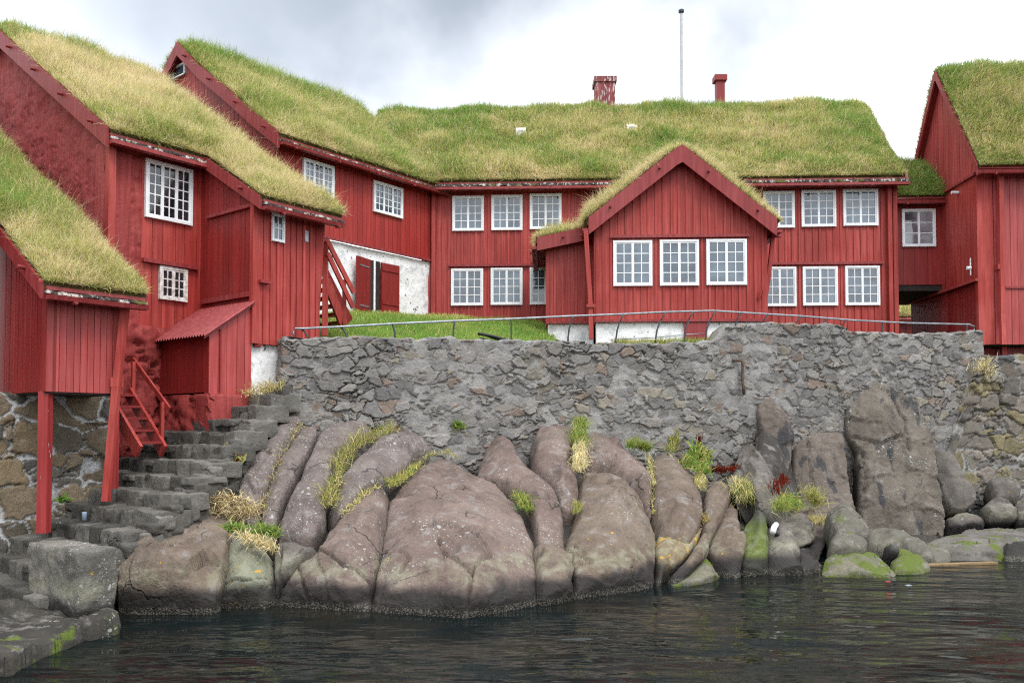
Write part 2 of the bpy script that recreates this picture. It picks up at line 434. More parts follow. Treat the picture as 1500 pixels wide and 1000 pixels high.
ROCK = rock_mat('purple_brown_rock', (0.123, 0.088, 0.075), (0.172, 0.130, 0.111), 0.62)
ROCK_LICHEN = rock_mat('lichen_covered_rock', (0.128, 0.102, 0.093), (0.172, 0.143, 0.130), 1.0, speck=0.75)
ROCK_BROWN = rock_mat('brown_rock', (0.119, 0.088, 0.067), (0.162, 0.128, 0.099), 0.25, orange=0.5)
ROCK_GREY = rock_mat('grey_rock', (0.101, 0.091, 0.079), (0.141, 0.128, 0.110), 0.35, orange=0.5)
ROCK_MOSS = rock_mat('mossy_rock', (0.10, 0.10, 0.07), (0.15, 0.14, 0.10), 0.1, orange=0.1, moss=0.6, tide=False)
ROCK_SHORE = rock_mat('shore_rock', (0.105, 0.10, 0.08), (0.155, 0.145, 0.115), 0.2, orange=0.25, moss=0.1, tide=False)
ROCK_CLIFF = rock_mat('cliff_rock', (0.115, 0.095, 0.08), (0.15, 0.125, 0.105), 0.28, dark=0.2, orange=0.0, tide=False, speck=0.35, pale=(0.19, 0.165, 0.14))
ROCK_DARK = rock_mat('dark_wet_rock', (0.06, 0.06, 0.06), (0.10, 0.095, 0.09), 0.1, moss=0.35, orange=0.1)
ROCK_BLOCK = rock_mat('lichened_concrete', (0.11, 0.106, 0.092), (0.165, 0.155, 0.132), 0.9, orange=0.5, speck=0.9)
STEP = rock_mat('stair_stone', (0.062, 0.060, 0.053), (0.112, 0.106, 0.094), 0.3, tide=False, orange=0.0, pale=(0.17, 0.168, 0.15), toned=True)
CREVICE_SHADE = rock_mat('crevice_shade_rock', (0.03, 0.028, 0.026), (0.055, 0.05, 0.045), 0.1, orange=0.0)  # near-black rock behind the boulders, so their gaps look deeply shaded


def grass_mat(name):
    m, nt, b, pos = new_mat(name); nt.nodes.remove(b)
    col = nn(nt, 'ShaderNodeAttribute', attribute_name='Col').outputs['Color']
    d = nn(nt, 'ShaderNodeBsdfDiffuse', {'Color': col}); t = nn(nt, 'ShaderNodeBsdfTranslucent', {'Color': col})
    mx = nn(nt, 'ShaderNodeMixShader', {0: 0.42, 1: d.outputs[0], 2: t.outputs[0]})
    out = [n for n in nt.nodes if n.type == 'OUTPUT_MATERIAL'][0]; nt.links.new(mx.outputs[0], out.inputs[0])
    return m


GRASS = grass_mat('grass_blades')
SOD = plain_mat('sod', (0.17, 0.17, 0.055), 0.95, 0.5, 9.0, bmp=0.05, base2=(0.08, 0.075, 0.03))


def water_mat():
    m, nt, b, pos = new_mat('sea_water')
    p = nn(nt, 'ShaderNodeMapping', {'Vector': pos, 'Rotation': (0, 0, math.radians(24)), 'Scale': (1.0, 2.2, 1.0)}).outputs[0]
    n1 = tex(nt, p, 1.1, 2.0, 0.5); n2 = tex(nt, p, 3.4, 2.0, 0.5); n3 = tex(nt, p, 0.45, 2.0)
    h = mth(nt, 'ADD', mth(nt, 'ADD', mth(nt, 'MULTIPLY', n1, 0.8), mth(nt, 'MULTIPLY', n2, 0.14)), mth(nt, 'MULTIPLY', n3, 0.5))
    bot = tex(nt, pos, 0.6, 5.0, 0.6)
    nt.links.new(mixc(nt, ramp(nt, bot, 0.40, 0.65), (0.003, 0.0065, 0.007), (0.013, 0.012, 0.009)), b.inputs['Base Color'])
    b.inputs['Roughness'].default_value = 0.02; b.inputs['IOR'].default_value = 1.25
    b.inputs['Specular IOR Level'].default_value = 0.4
    stg = mth(nt, 'ADD', 0.22, mth(nt, 'MULTIPLY', ramp(nt, tex(nt, pos, 0.35, 3.0), 0.40, 0.62), 0.55)); bump(nt, b, h, stg, 0.17)
    return m


WATER = water_mat()

# ------------------------------------------------------------------ grass
PAL = {'green': (0.33, 0.39, 0.10), 'lush': (0.20, 0.34, 0.075), 'olive': (0.52, 0.48, 0.16), 'straw': (0.70, 0.62, 0.33), 'blond': (0.76, 0.65, 0.41), 'brown': (0.28, 0.18, 0.09)}
PAL = {k: np.array(v) for k, v in PAL.items()}


def blades(R, Nrm, L, width, mix, lean=0.35, droop=0.6, wind=(0.25, 0.0, -0.1), gravity=0.5, up=0.75):
    """R roots (n,3), Nrm (n,3), L lengths (n), mix (n,3) tip colours -> V, F, C"""
    n = len(R); rnd = rng.normal(size=(n, 3))
    wv = np.array(wind) * (1 + 1.5 * fbm(R, 0.8, 2, 5)[:, None]) + 0.35 * np.stack([fbm(R, 1.3, 2, 31), fbm(R, 1.3, 2, 41), 0 * R[:, 0]], -1)
    d0 = Nrm * 0.45 + np.array([0, 0, up]) + rnd * lean + wv * 0.6
    d0 /= np.linalg.norm(d0, axis=1)[:, None]
    d1 = d0 + droop * wv + Nrm * 0.15 - np.array([0, 0, gravity]) + rng.normal(size=(n, 3)) * 0.34
    d1 /= np.linalg.norm(d1, axis=1)[:, None]
    side = np.cross(d0, rng.normal(size=(n, 3))); side /= np.linalg.norm(side, axis=1)[:, None] + 1e-6
    w = (width * (0.6 + 0.8 * rng.random(n)))[:, None] if np.ndim(width) else None; w = w if np.ndim(width) else (width * (0.6 + 0.8 * rng.random((n, 1))))
    mid = R + d0 * (L * 0.55)[:, None]; tip = mid + d1 * (L * 0.5)[:, None]
    V = np.stack([R - side * w / 2, R + side * w / 2, mid - side * w * 0.42, mid + side * w * 0.42, tip], 1).reshape(-1, 3)
    b = np.arange(n)[:, None] * 5
    F = np.concatenate([b + np.array([[0, 1, 3]]), b + np.array([[0, 3, 2]]), b + np.array([[2, 3, 4]])], 0)
    C = np.repeat(mix[:, None, :], 5, 1); C = C.reshape(-1, 3)
    return V, F, C


def grass_colours(R, dry, seed=0, ridge=None):
    n = len(R)
    k = dry + 0.55 * fbm(R, 0.55, 3, 60 + seed) + 0.45 * fbm(R, 2.2, 3, 80 + seed) + rng.normal(size=n) * 0.30
    if ridge is not None: k = k + ridge
    cols = [PAL['lush'], PAL['green'], PAL['olive'], PAL['straw'], PAL['blond']]
    t = np.clip(k, 0, 0.999) * 4; i = t.astype(int); f = (t - i)[:, None]; A = np.array(cols)
    c = A[i] * (1 - f) + A[np.minimum(i + 1, 4)] * f
    br = rng.random(n) < 0.03; c[br] = PAL['brown'] * 1.3
    return c * (0.75 + 0.5 * rng.random((n, 1)))


def resample(prof, step):
    prof = np.array(prof, float); d = np.r_[0, np.cumsum(np.hypot(*np.diff(prof, axis=0).T))]
    n = max(2, int(d[-1] / step) + 1); s = np.linspace(0, d[-1], n)
    return s, np.interp(s, d, prof[:, 0]), np.interp(s, d, prof[:, 1])


def roof(house, mapf, q0, q1, prof, dens=1500, blen=0.26, bw=0.013, dry=0.5, ridge_s=None, grass_s=None, thick=0.16, barge=(True, True),
         eaves=(True, False), seed=0, green_ridge=0.35, bark=True, board_h=0.20, gutter=True, eave_h=0.19, pegs=True, skip=None, wind=(0.06, -0.05, -0.1), barge_prof=None):
    """a turf roof: profile (p, z) from one eave over the ridge to the other, run from q0 to q1 by mapf(q, p, z)"""
    s, p, z = resample(prof, 0.14); S = s[-1]
    q = np.linspace(q0, q1, max(3, int(abs(q1 - q0) / 0.14)))
    def nrm(si):
        e = 0.12; pa, za = np.interp(si - e, s, p), np.interp(si - e, s, z); pb, zb = np.interp(si + e, s, p), np.interp(si + e, s, z)
        dp, dz = pb - pa, zb - za; l = np.hypot(dp, dz) + 1e-9
        sg = np.sign(p[-1] - p[0]); return -dz / l * sg, dp / l * sg
    def top(qi, si):
        e = np.minimum(np.minimum(np.abs(qi - q0), np.abs(qi - q1)), np.minimum(si, S - si))
        t = thick * (0.62 + 0.38 * sstep(e, 0, 0.2)); pi, zi = np.interp(si, s, p), np.interp(si, s, z); npn, nz = nrm(si)
        B = mapf(qi, pi, zi); t = t + (0.11 * fbm(B, 1.0, 2, 20 + seed) + 0.05 * fbm(B, 3.2, 2, 25 + seed)) * sstep(e, 0, 0.4)
        return mapf(qi, pi + npn * t, zi + nz * t)
    # deck
    m = MB(); n = len(s)
    keep = [0]                                                      # only the kinks are needed for the deck
    for i in range(1, n - 1):
        a1 = math.atan2(z[i] - z[i - 1], p[i] - p[i - 1]); a2 = math.atan2(z[i + 1] - z[i], p[i + 1] - p[i])
        if abs(a1 - a2) > 0.01 or i - keep[-1] > 8: keep.append(i)
    keep.append(n - 1)
    for i, j in zip(keep[:-1], keep[1:]):
        m.hexa([mapf(q0, p[i], z[i] - 0.07), mapf(q1, p[i], z[i] - 0.07), mapf(q1, p[j], z[j] - 0.07), mapf(q0, p[j], z[j] - 0.07),
                mapf(q0, p[i], z[i]), mapf(q1, p[i], z[i]), mapf(q1, p[j], z[j]), mapf(q0, p[j], z[j])])
    rf = m.build('roof', RED_DARK, house)
    # sod + blades
    Q, Sg = np.meshgrid(q, s, indexing='ij'); V = top(Q, Sg).reshape(-1, 3); nq, ns = len(q), len(s)
    idx = np.arange(nq * ns).reshape(nq, ns)
    F4 = np.stack([idx[:-1, :-1], idx[1:, :-1], idx[1:, 1:], idx[:-1, 1:]], -1).reshape(-1, 4)
    ring = np.r_[idx[:, 0], idx[-1, 1:], idx[::-1, -1][1:], idx[0, ::-1][1:-1]]
    Bv = mapf(Q, np.interp(Sg, s, p), np.interp(Sg, s, z) + 0.003).reshape(-1, 3)[ring]; b0 = len(V); nr = len(ring)
    k = np.arange(nr); F4b = np.stack([ring, ring[(k + 1) % nr], b0 + (k + 1) % nr, b0 + k], -1)
    V = np.r_[V, Bv]; Cc = np.tile(PAL['olive'] * 0.6, (len(V), 1))
    gs = grass_s or (0.0, S); dens = dens * 1.75; bw = bw * 0.60; blen = blen * 0.92; area = abs(q1 - q0) * (gs[1] - gs[0]); nb = int(area * dens)
    qi = q0 + (q1 - q0) * rng.random(nb); si = gs[0] + (gs[1] - gs[0]) * rng.random(nb)
    ne = int((abs(q1 - q0) + 2 * (gs[1] - gs[0])) * dens * 0.16)       # fringe along the edges
    w_ = rng.random(ne); L_ = gs[1] - gs[0]; tot = abs(q1 - q0) + 2 * L_; a_ = w_ * tot
    qe = np.where(a_ < abs(q1 - q0), q0 + a_ * np.sign(q1 - q0), np.where(a_ < abs(q1 - q0) + L_, q0, q1)); se = np.where(a_ < abs(q1 - q0), gs[0], gs[0] + ((a_ - abs(q1 - q0)) % L_))
    qi = np.r_[qi, qe]; si = np.r_[si, np.clip(se + rng.random(ne) * 0.05, gs[0], gs[1])]
    R = top(qi, si); npn, nz = nrm(si); o_ = mapf(qi, 0 * si, 0 * si); N_ = mapf(qi, npn, nz) - o_
    edge_ = np.r_[np.zeros(nb, bool), np.ones(ne, bool)] & (si < gs[0] + 0.06)
    out_ = mapf(qi, 0 * si + np.sign(p[0] - p[-1]), 0 * si - 0.35) - o_; N_ = np.where(edge_[:, None], N_ * 0.4 + out_ * 0.6, N_)
    if skip is not None: kk = ~skip(R); R, N_, si = R[kk], N_[kk], si[kk]
    rs = None if ridge_s is None else -green_ridge * sstep(np.abs(si - ridge_s), 1.3, 0.0) + 0.10 * sstep(si, 1.2, 0.0)
    c = grass_colours(R, dry, seed, rs)
    ed_ = np.minimum(np.minimum(np.abs(qi - q0), np.abs(qi - q1)) if skip is None else 1.0, 1e9); ed_ = np.minimum(ed_, si)
    Ln = blen * (0.35 + 1.05 * rng.random(len(R)) ** 1.3) * (1 + 0.6 * fbm(R, 1.1, 3, 90 + seed)) * (0.55 + 0.45 * sstep(ed_, 0.0, 0.35))
    tall = rng.random(len(R)) < 0.035; Ln = np.where(tall, Ln * 1.7, Ln); c[tall] = PAL['blond'] * (0.7 + 0.4 * rng.random((tall.sum(), 1)))
    Vb, Fb, Cb = blades(R, N_, Ln, np.where(tall, bw * 0.6, bw), c, wind=wind, lean=0.46)
    nv = len(V); V = np.r_[V, Vb]; C = np.r_[Cc, Cb]
    np_mesh('turf', V, [F4, F4b, Fb + nv], [SOD, GRASS], rf, C, midx=np.r_[np.zeros(len(F4) + len(F4b)), np.ones(len(Fb))])
    # bargeboards
    for flag, qq, sg in ((barge[0], q0, -1), (barge[1], q1, 1)):
        if not flag: continue
        bm = MB(); sq = sg * np.sign(q1 - q0)
        for i, j in zip(keep[:-1], keep[1:]):
            if barge_prof and not (barge_prof[0] <= s[i] and s[j] <= barge_prof[1] + 0.2): continue
            h0, h1 = -board_h * 0.72, board_h * 0.45
            a, b = qq + sq * 0.005, qq + sq * 0.045
            bm.hexa([mapf(a, p[i], z[i] + h0), mapf(b, p[i], z[i] + h0), mapf(b, p[j], z[j] + h0), mapf(a, p[j], z[j] + h0),
                     mapf(a, p[i], z[i] + h1), mapf(b, p[i], z[i] + h1), mapf(b, p[j], z[j] + h1), mapf(a, p[j], z[j] + h1)], 0.5)
        if pegs:
            for sp in np.arange(0.55, S - 0.3, 1.25):
                if barge_prof and not (barge_prof[0] <= sp <= barge_prof[1]): continue
                pp, zz = np.interp(sp, s, p), np.interp(sp, s, z) + 0.0
                bm.tube([mapf(qq, pp, zz), mapf(qq + sq * 0.13, pp, zz)], 0.026, 8, 0.2)
        if bm.v: bm.build('bargeboard', RED_TRIM, house)
    for flag, i0, sg in ((eaves[0], 0, -1), (eaves[1], n - 1, 1)):
        if not flag: continue
        sp_ = sg * np.sign(p[-1] - p[0]); pe, ze = p[i0], z[i0]; em, bk, gt = MB(), MB(), MB()
        seg = np.linspace(q0, q1, max(2, int(abs(q1 - q0) / 1.1) + 1))
        for a, b in zip(seg[:-1], seg[1:]):
            g = 0.006 * np.sign(q1 - q0)
            em.hexa([mapf(a + g, pe, ze), mapf(b - g, pe, ze), mapf(b - g, pe + sp_ * 0.035, ze - 0.01), mapf(a + g, pe + sp_ * 0.035, ze - 0.01),
                     mapf(a + g, pe - sp_ * 0.05, ze + eave_h), mapf(b - g, pe - sp_ * 0.05, ze + eave_h), mapf(b - g, pe - sp_ * 0.015, ze + eave_h), mapf(a + g, pe - sp_ * 0.015, ze + eave_h)])
        eo = em.build('eave_board', RED_TRIM, house)
        if bark:
            sb = np.linspace(q0, q1, max(2, int(abs(q1 - q0) / 0.07)))
            for a, b in zip(sb[:-1], sb[1:]):
                o1, o2 = 0.05 + 0.06 * random.random(), 0.012 * random.random()
                bk.hexa([mapf(a, pe - sp_ * 0.02, ze - 0.055 - o2), mapf(b, pe - sp_ * 0.02, ze - 0.055 - o2), mapf(b, pe + sp_ * o1, ze - 0.055 - o2), mapf(a, pe + sp_ * o1, ze - 0.055 - o2),
                         mapf(a, pe - sp_ * 0.02, ze - 0.012 - o2), mapf(b, pe - sp_ * 0.02, ze - 0.012 - o2), mapf(b, pe + sp_ * o1, ze - 0.018 - o2), mapf(a, pe + sp_ * o1, ze - 0.018 - o2)])
            bk.build('bark_edge', BARK, eo)
        if gutter:
            gt.hexa([mapf(q0, pe + sp_ * 0.0, ze - 0.13), mapf(q1, pe + sp_ * 0.0, ze - 0.13), mapf(q1, pe + sp_ * 0.11, ze - 0.13), mapf(q0, pe + sp_ * 0.11, ze - 0.13),
                     mapf(q0, pe - sp_ * 0.01, ze - 0.075), mapf(q1, pe - sp_ * 0.01, ze - 0.075), mapf(q1, pe + sp_ * 0.13, ze - 0.075), mapf(q0, pe + sp_ * 0.13, ze - 0.075)], 0.4)
            for a in np.arange(min(q0, q1) + 0.3, max(q0, q1), 1.1):
                gt.tube([mapf(a, pe + sp_ * 0.06, ze - 0.15), mapf(a, pe + sp_ * 0.16, ze - 0.15)], 0.022, 6, 0.1)
            gt.build('gutter', RED_TRIM, house)
    return rf


# ------------------------------------------------------------------ walls, windows
def fz(f, a): return f(a) if callable(f) else f


def wall(house, pan, a0, a1, zb, zt, mat, mode='batten', pitch=0.15, name='wall', thick=0.12, bw=0.045, bd=0.02, knots=()):
    m = MB()
    if mode == 'batten':
        ks = sorted(set([a0, a1] + [k for k in knots if a0 < k < a1] + list(np.arange(a0 + 0.6, a1 - 0.1, 0.6))))
        for a, b in zip(ks[:-1], ks[1:]): m.box(pan, a, b, fz(zb, a), fz(zt, a), -thick, 0, fz(zb, b), fz(zt, b))
        for a in np.arange(a0 + bw / 2, a1 - bw / 2 + 0.001, pitch):
            a = min(max(a + random.uniform(-0.010, 0.010), a0 + bw / 2), a1 - bw / 2)
            m.box(pan, a - bw / 2, a + bw / 2, fz(zb, a - bw / 2) + 0.002, fz(zt, a - bw / 2) - 0.002, -0.01, bd + random.uniform(-0.002, 0.003), fz(zb, a + bw / 2) + 0.002, fz(zt, a + bw / 2) - 0.002)
    else:
        ks = [a0] + [k + random.uniform(-0.12, 0.12) * pitch for k in np.arange(a0 + pitch, a1 - pitch * 0.4, pitch)] + [a1]
        for a, b in zip(ks[:-1], ks[1:]):
            m.box(pan, a, b, fz(zb, a) + 0.004, fz(zt, a) - 0.004, -thick, -0.012, fz(zb, b) + 0.004, fz(zt, b) - 0.004, tone=0.0)
            m.box(pan, a + 0.004, b - 0.004, fz(zb, a), fz(zt, a), -thick + 0.01, random.uniform(-0.002, 0.003), fz(zb, b), fz(zt, b))
    return m.build(name, mat, house)


def strip(house, pan, a0, a1, z0, z1, n0, n1, mat, name='trim', z0b=None, z1b=None):
    return MB().box(pan, a0, a1, z0, z1, n0, n1, z0b, z1b, tone=0.5).build(name, mat, house)


def window(house, pan, xl, xr, yt, yb, sashes=2, cols=2, rows=4, mat=WHITE, glass=GLASS, fw=0.042, drip=False, sf=0.026):
    a0, z1 = pan.hit(xl, yt); _, z0 = pan.hit(xl, yb); a1, _ = pan.hit(xr, yt)
    m = MB(); n0, n1 = -0.02, 0.055
    def bx(x0, x1, y0, y1, k0=n0, k1=n1): m.box(pan, x0, x1, y0, y1, k0, k1)
    bx(a0, a0 + fw, z0, z1); bx(a1 - fw, a1, z0, z1); bx(a0 + fw, a1 - fw, z1 - fw, z1, n0, n1 - 0.002); bx(a0 + fw, a1 - fw, z0, z0 + fw, n0, n1 + 0.012)
    iw = (a1 - a0 - 2 * fw); sw = iw / sashes
    for k in range(sashes):
        b0 = a0 + fw + sw * k; b1 = b0 + sw
        bx(b0, b0 + sf, z0 + fw, z1 - fw, n0, 0.044); bx(b1 - sf, b1, z0 + fw, z1 - fw, n0, 0.044)
        bx(b0 + sf, b1 - sf, z1 - fw - sf, z1 - fw, n0, 0.042); bx(b0 + sf, b1 - sf, z0 + fw, z0 + fw + sf, n0, 0.042)
        g0, g1, h0, h1 = b0 + sf, b1 - sf, z0 + fw + sf, z1 - fw - sf
        for c in range(1, cols): x = g0 + (g1 - g0) * c / cols; bx(x - 0.009, x + 0.009, h0, h1, n0, 0.038)
        for r in range(1, rows): y = h0 + (h1 - h0) * r / rows; bx(g0, g1, y - 0.009, y + 0.009, n0, 0.036)
    w = m.build('window', mat, house)
    g = MB()
    for k in range(sashes):
        b0 = a0 + fw + sw * k + sf * 0.5; b1 = b0 + sw - sf
        g.box(pan, b0, b1, z0 + fw + 0.008, z1 - fw - 0.008, 0.0, 0.0265 + 0.0015 * k)
    g.build('pane', glass, w)
    if drip: m2 = MB().box(pan, a0 - 0.05, a1 + 0.05, z1 + 0.01, z1 + 0.05, 0.0, 0.07); m2.build('drip_board', RED_TRIM, house)
    return w


def rough_panel(house, pan, a0, a1, zb, zt, amp, scale, mat, name='wall', thick=0.25, res=0.045, seed=3, n_off=0.0, pits=0.0):
    na = max(3, int((a1 - a0) / res)); A = np.linspace(a0, a1, na)
    ztA = np.array([fz(zt, a) for a in A]); zbA = np.array([fz(zb, a) for a in A]); nz = max(3, int((ztA - zbA).max() / res))
    T = np.linspace(0, 1, nz); Z = zbA[:, None] + (ztA - zbA)[:, None] * T[None, :]; Ag = np.repeat(A[:, None], nz, 1)
    base = pan.P(Ag, Z, 0 * Z)
    d = n_off + amp * fbm(base, scale, 4, seed, 0.55)
    if pits:
        f1, f2, r = vor(Ag + 0.07 * fbm(base, 6, 3, 9), Z + 0.07 * fbm(base, 6, 3, 19), 0.26, 0.13, seed); d = d - pits * (0.7 + r[1]) * sstep(f1, 0.40, 0.16) * (r[0] > 0.5) + 0.3 * pits * sstep(f2 - f1, 0.0, 0.3)
    V = pan.P(Ag, Z, d).reshape(-1, 3); idx = np.arange(na * nz).reshape(na, nz)
    F = np.stack([idx[:-1, :-1], idx[1:, :-1], idx[1:, 1:], idx[:-1, 1:]], -1).reshape(-1, 4)
    ring = np.r_[idx[:, 0], idx[-1, 1:], idx[::-1, -1][1:], idx[0, ::-1][1:-1]]; b0 = len(V); nr = len(ring); k = np.arange(nr)
    Bv = pan.P(Ag.reshape(-1)[ring], Z.reshape(-1)[ring], -thick); b1 = b0 + nr
    F2 = np.stack([b0 + k, b0 + (k + 1) % nr, b1 + (k + 1) % nr, b1 + k], -1)
    return np_mesh(name, np.r_[V, V[ring], Bv], [F, F2], mat, house, smooth=True)


def pipe_px(house, pts, w, mat=RED, name='downpipe', d=None):
    """square timber pipe through (px, py, Y) points"""
    m = MB(); P = [Vector(at(*p)) for p in pts]
    for a, b in zip(P[:-1], P[1:]): m.bar(a, b, w, d or w, side=(1, 0, 0), tone=0.55)
    return m.build(name, mat, house)


# ------------------------------------------------------------------ ground, water, bank
np_mesh('sea', [(-400, -400, 0), (400, -400, 0), (400, 900, 0), (-400, 900, 0)], np.array([[0, 1, 2, 3]]), WATER)['kind'] = 'structure'
SEABED = plain_mat('seabed', (0.03, 0.028, 0.02), 0.9, 0.4, 2.0)
# retaining wall line: (px, Y, top y)
WL = [(412, 13.2, 497), (520, 13.65, 495), (640, 14.2, 497), (740, 14.65, 502), (800, 14.9, 499), (890, 15.3, 504), (960, 15.6, 506), (1042, 15.95, 500), (1066, 16.05, 478), (1140, 16.4, 475), (1225, 16.8, 475), (1250, 16.9, 487), (1330, 17.3, 490), (1437, 17.75, 486)]
wpx = np.array([w[0] for w in WL], float); wY = np.array([w[1] for w in WL]); wZ = np.array([at(w[0], w[2], w[1])[2] for w in WL]); wX = np.array([at(w[0], w[2], w[1])[0] for w in WL])
def wallY(px): return np.interp(px, wpx, wY)

xs = np.r_[np.linspace(-12, 16, 120), [30, 80, 300]]; tt = np.r_[np.linspace(0.12, 9, 60), np.array([12, 20, 60, 300, 900])]
Xg, Tg = np.meshgrid(xs, tt, indexing='ij'); Yw = np.interp(Xg, wX, wY); Yg = Yw + Tg
zl = np.interp(Xg, [-4, -2, 2, 5.5, 9], [3.36, 3.40, 3.52, 3.66, 3.8])
up_ = np.interp(Xg, [-3.5, 0.5, 3.0], [1.15, 1.05, 0.15])
Zg = zl + up_ * sstep(Tg, 0.5, 5.6) + 0.03 * fbm(np.stack([Xg, Yg, 0 * Xg], -1), 1.2, 3, 4)
def ground_z(X, Y):
    t = Y - np.interp(X, wX, wY)
    return np.interp(X, [-4, -2, 2, 5.5, 9], [3.36, 3.40, 3.52, 3.66, 3.8]) + np.interp(X, [-3.5, 0.5, 3.0], [1.15, 1.05, 0.15]) * sstep(t, 0.5, 5.6) + 0.03 * fbm(np.stack([X, Y, 0 * X], -1), 1.2, 3, 4)
idx = np.arange(Xg.size).reshape(Xg.shape)
F = np.stack([idx[:-1, :-1], idx[1:, :-1], idx[1:, 1:], idx[:-1, 1:]], -1).reshape(-1, 4)
ug, vg = FL.uv(Xg.ravel(), Yg.ravel()); bad = ((ug < 8.35) & (vg < 22)) | ((ug < 9.3) & (vg > 11.45) & (vg < 22))
F = F[~bad[F].any(1)]
LAWN = plain_mat('lawn_soil', (0.06, 0.09, 0.025), 0.95, 0.5, 5.0, base2=(0.05, 0.045, 0.02))
np_mesh('ground', np.stack([Xg, Yg, Zg], -1), F, LAWN, smooth=True)['kind'] = 'structure'

# lawn blades between the wall and the houses
n = 60000
px_ = rng.uniform(470, 812, n); t_ = rng.random(n) ** 1.2 * 5.4 + 0.42; Yl = wallY(px_) + t_; Xl = (px_ - 750) / FPX * Yl
_, vl = FL.uv(Xl, Yl); _, vm = FM.uv(Xl, Yl); k = (vl < 14.2) & (vm < 20.2)
Xl, Yl, t_ = Xl[k], Yl[k], t_[k]; R = np.stack([Xl, Yl, ground_z(Xl, Yl)], -1)
c = grass_colours(R, 0.10, 9) * 1.25
V, F, C = blades(R, np.tile([0, 0, 1.0], (len(R), 1)), 0.10 * (0.5 + rng.random(len(R))) * (1 + 0.5 * fbm(R, 1.5, 2, 8)), 0.012, c, lean=0.45, gravity=0.3)
px_ = rng.uniform(900, 1056, 9000); Yl = wallY(px_) + 0.1 + rng.random(9000) * 1.1; Xl = (px_ - 750) / FPX * Yl
R = np.stack([Xl, Yl, ground_z(Xl, Yl)], -1); c = grass_colours(R, 0.36, 3)
V2, F2, C2 = blades(R, np.tile([0, 0, 1.0], (len(R), 1)), 0.17 * (0.4 + rng.random(len(R))), 0.011, c, lean=0.4)
tag(np_mesh('lawn_grass', np.r_[V, V2], np.r_[F, F2 + len(V)], GRASS, col=np.r_[C, C2]), 'short green grass growing on the bank behind the stone wall', 'grass', kind='stuff')

PATHM = plain_mat('concrete_path', (0.24, 0.24, 0.23), 0.9, 0.35, 6.0, bmp=0.02)
pp = []
for px in range(462, 770, 12):
    for t in (0.30, 0.85): Y = float(wallY(px)) + t; X = (px - 750) / FPX * Y; pp.append((X, Y, float(ground_z(np.array(X), np.array(Y))) + (0.05 if t > 0.5 else 0.035)))
kk = np.arange(len(pp) // 2 - 1) * 2
np_mesh('path', pp, np.stack([kk, kk + 2, kk + 3, kk + 1], -1), PATHM)['kind'] = 'structure'

# ------------------------------------------------------------------ the rocky shore
WLn = np.array([(-60, 990), (0, 968), (60, 930), (110, 905), (170, 897), (250, 890), (330, 886), (400, 886), (545, 896), (680, 905), (787, 886), (837, 877), (955, 860), (1000, 856), (1050, 848), (1130, 842), (1200, 840), (1310, 838), (1360, 832), (1430, 822), (1500, 815), (1600, 810)], float)
TPn = np.array([(340, 620), (400, 602), (545, 615), (650, 655), (700, 645), (790, 617), (870, 620), (950, 650), (1040, 655), (1100, 655), (1112, 600), (1140, 600), (1162, 650), (1232, 650), (1246, 570), (1340, 600), (1400, 690), (1500, 740)], float)


def shoreY(px, py, pw=1.45):
    yw = np.interp(px, WLn[:, 0], WLn[:, 1]); yt = np.interp(px, TPn[:, 0], TPn[:, 1])
    Yb = -CAMH / ray(px, yw)[1]; Yt = wallY(px) - 0.12
    t = np.clip((yw - py) / (yw - yt), 0, 1.02); Yr = Yb + (Yt - Yb) * t ** pw
    Yc = np.interp(py, [540, 785, 800, 842], [17.0, 15.1, 13.8, 12.1]); k = sstep(np.asarray(px, float), 1150, 1205)
    return Yr * (1 - k) + np.maximum(Yc, Yb) * k


gx, gy = np.meshgrid(np.arange(330, 1388, 10.0), np.linspace(-0.15, 1.05, 24), indexing='ij')
yw = np.interp(gx, WLn[:, 0], WLn[:, 1]); yt = np.interp(gx, TPn[:, 0], TPn[:, 1]); gpy = yw + (yt - yw) * gy
BT = np.array([(330, 720), (352, 735), (400, 625), (545, 645), (600, 665), (650, 695), (690, 715), (720, 690), (745, 690), (790, 690), (850, 655), (900, 670), (950, 695), (1040, 705), (1100, 690), (1112, 625), (1150, 640), (1162, 700), (1232, 665), (1246, 595), (1340, 610), (1370, 690), (1385, 765)], float)
yt = np.interp(gx, BT[:, 0], BT[:, 1]); gpy = yw + (yt - yw) * np.minimum(gy, 1.0)
B = at(gx, gpy, shoreY(gx, gpy)); B = B * (1 + (0.50 + 1.0 * sstep(gx, 1125, 1175)) / np.linalg.norm(B, axis=-1))[..., None] * np.array([1, 1, 1]) - np.array([0, 0, 0.10])
B = B + 0.08 * fbm(B, 2.0, 3, 2)[..., None] * np.array([0, -1, 0.4])
idx = np.arange(gx.size).reshape(gx.shape)
np_mesh('bank', B, np.stack([idx[:-1, :-1], idx[1:, :-1], idx[1:, 1:], idx[:-1, 1:]], -1).reshape(-1, 4), CREVICE_SHADE, smooth=True)['kind'] = 'structure'


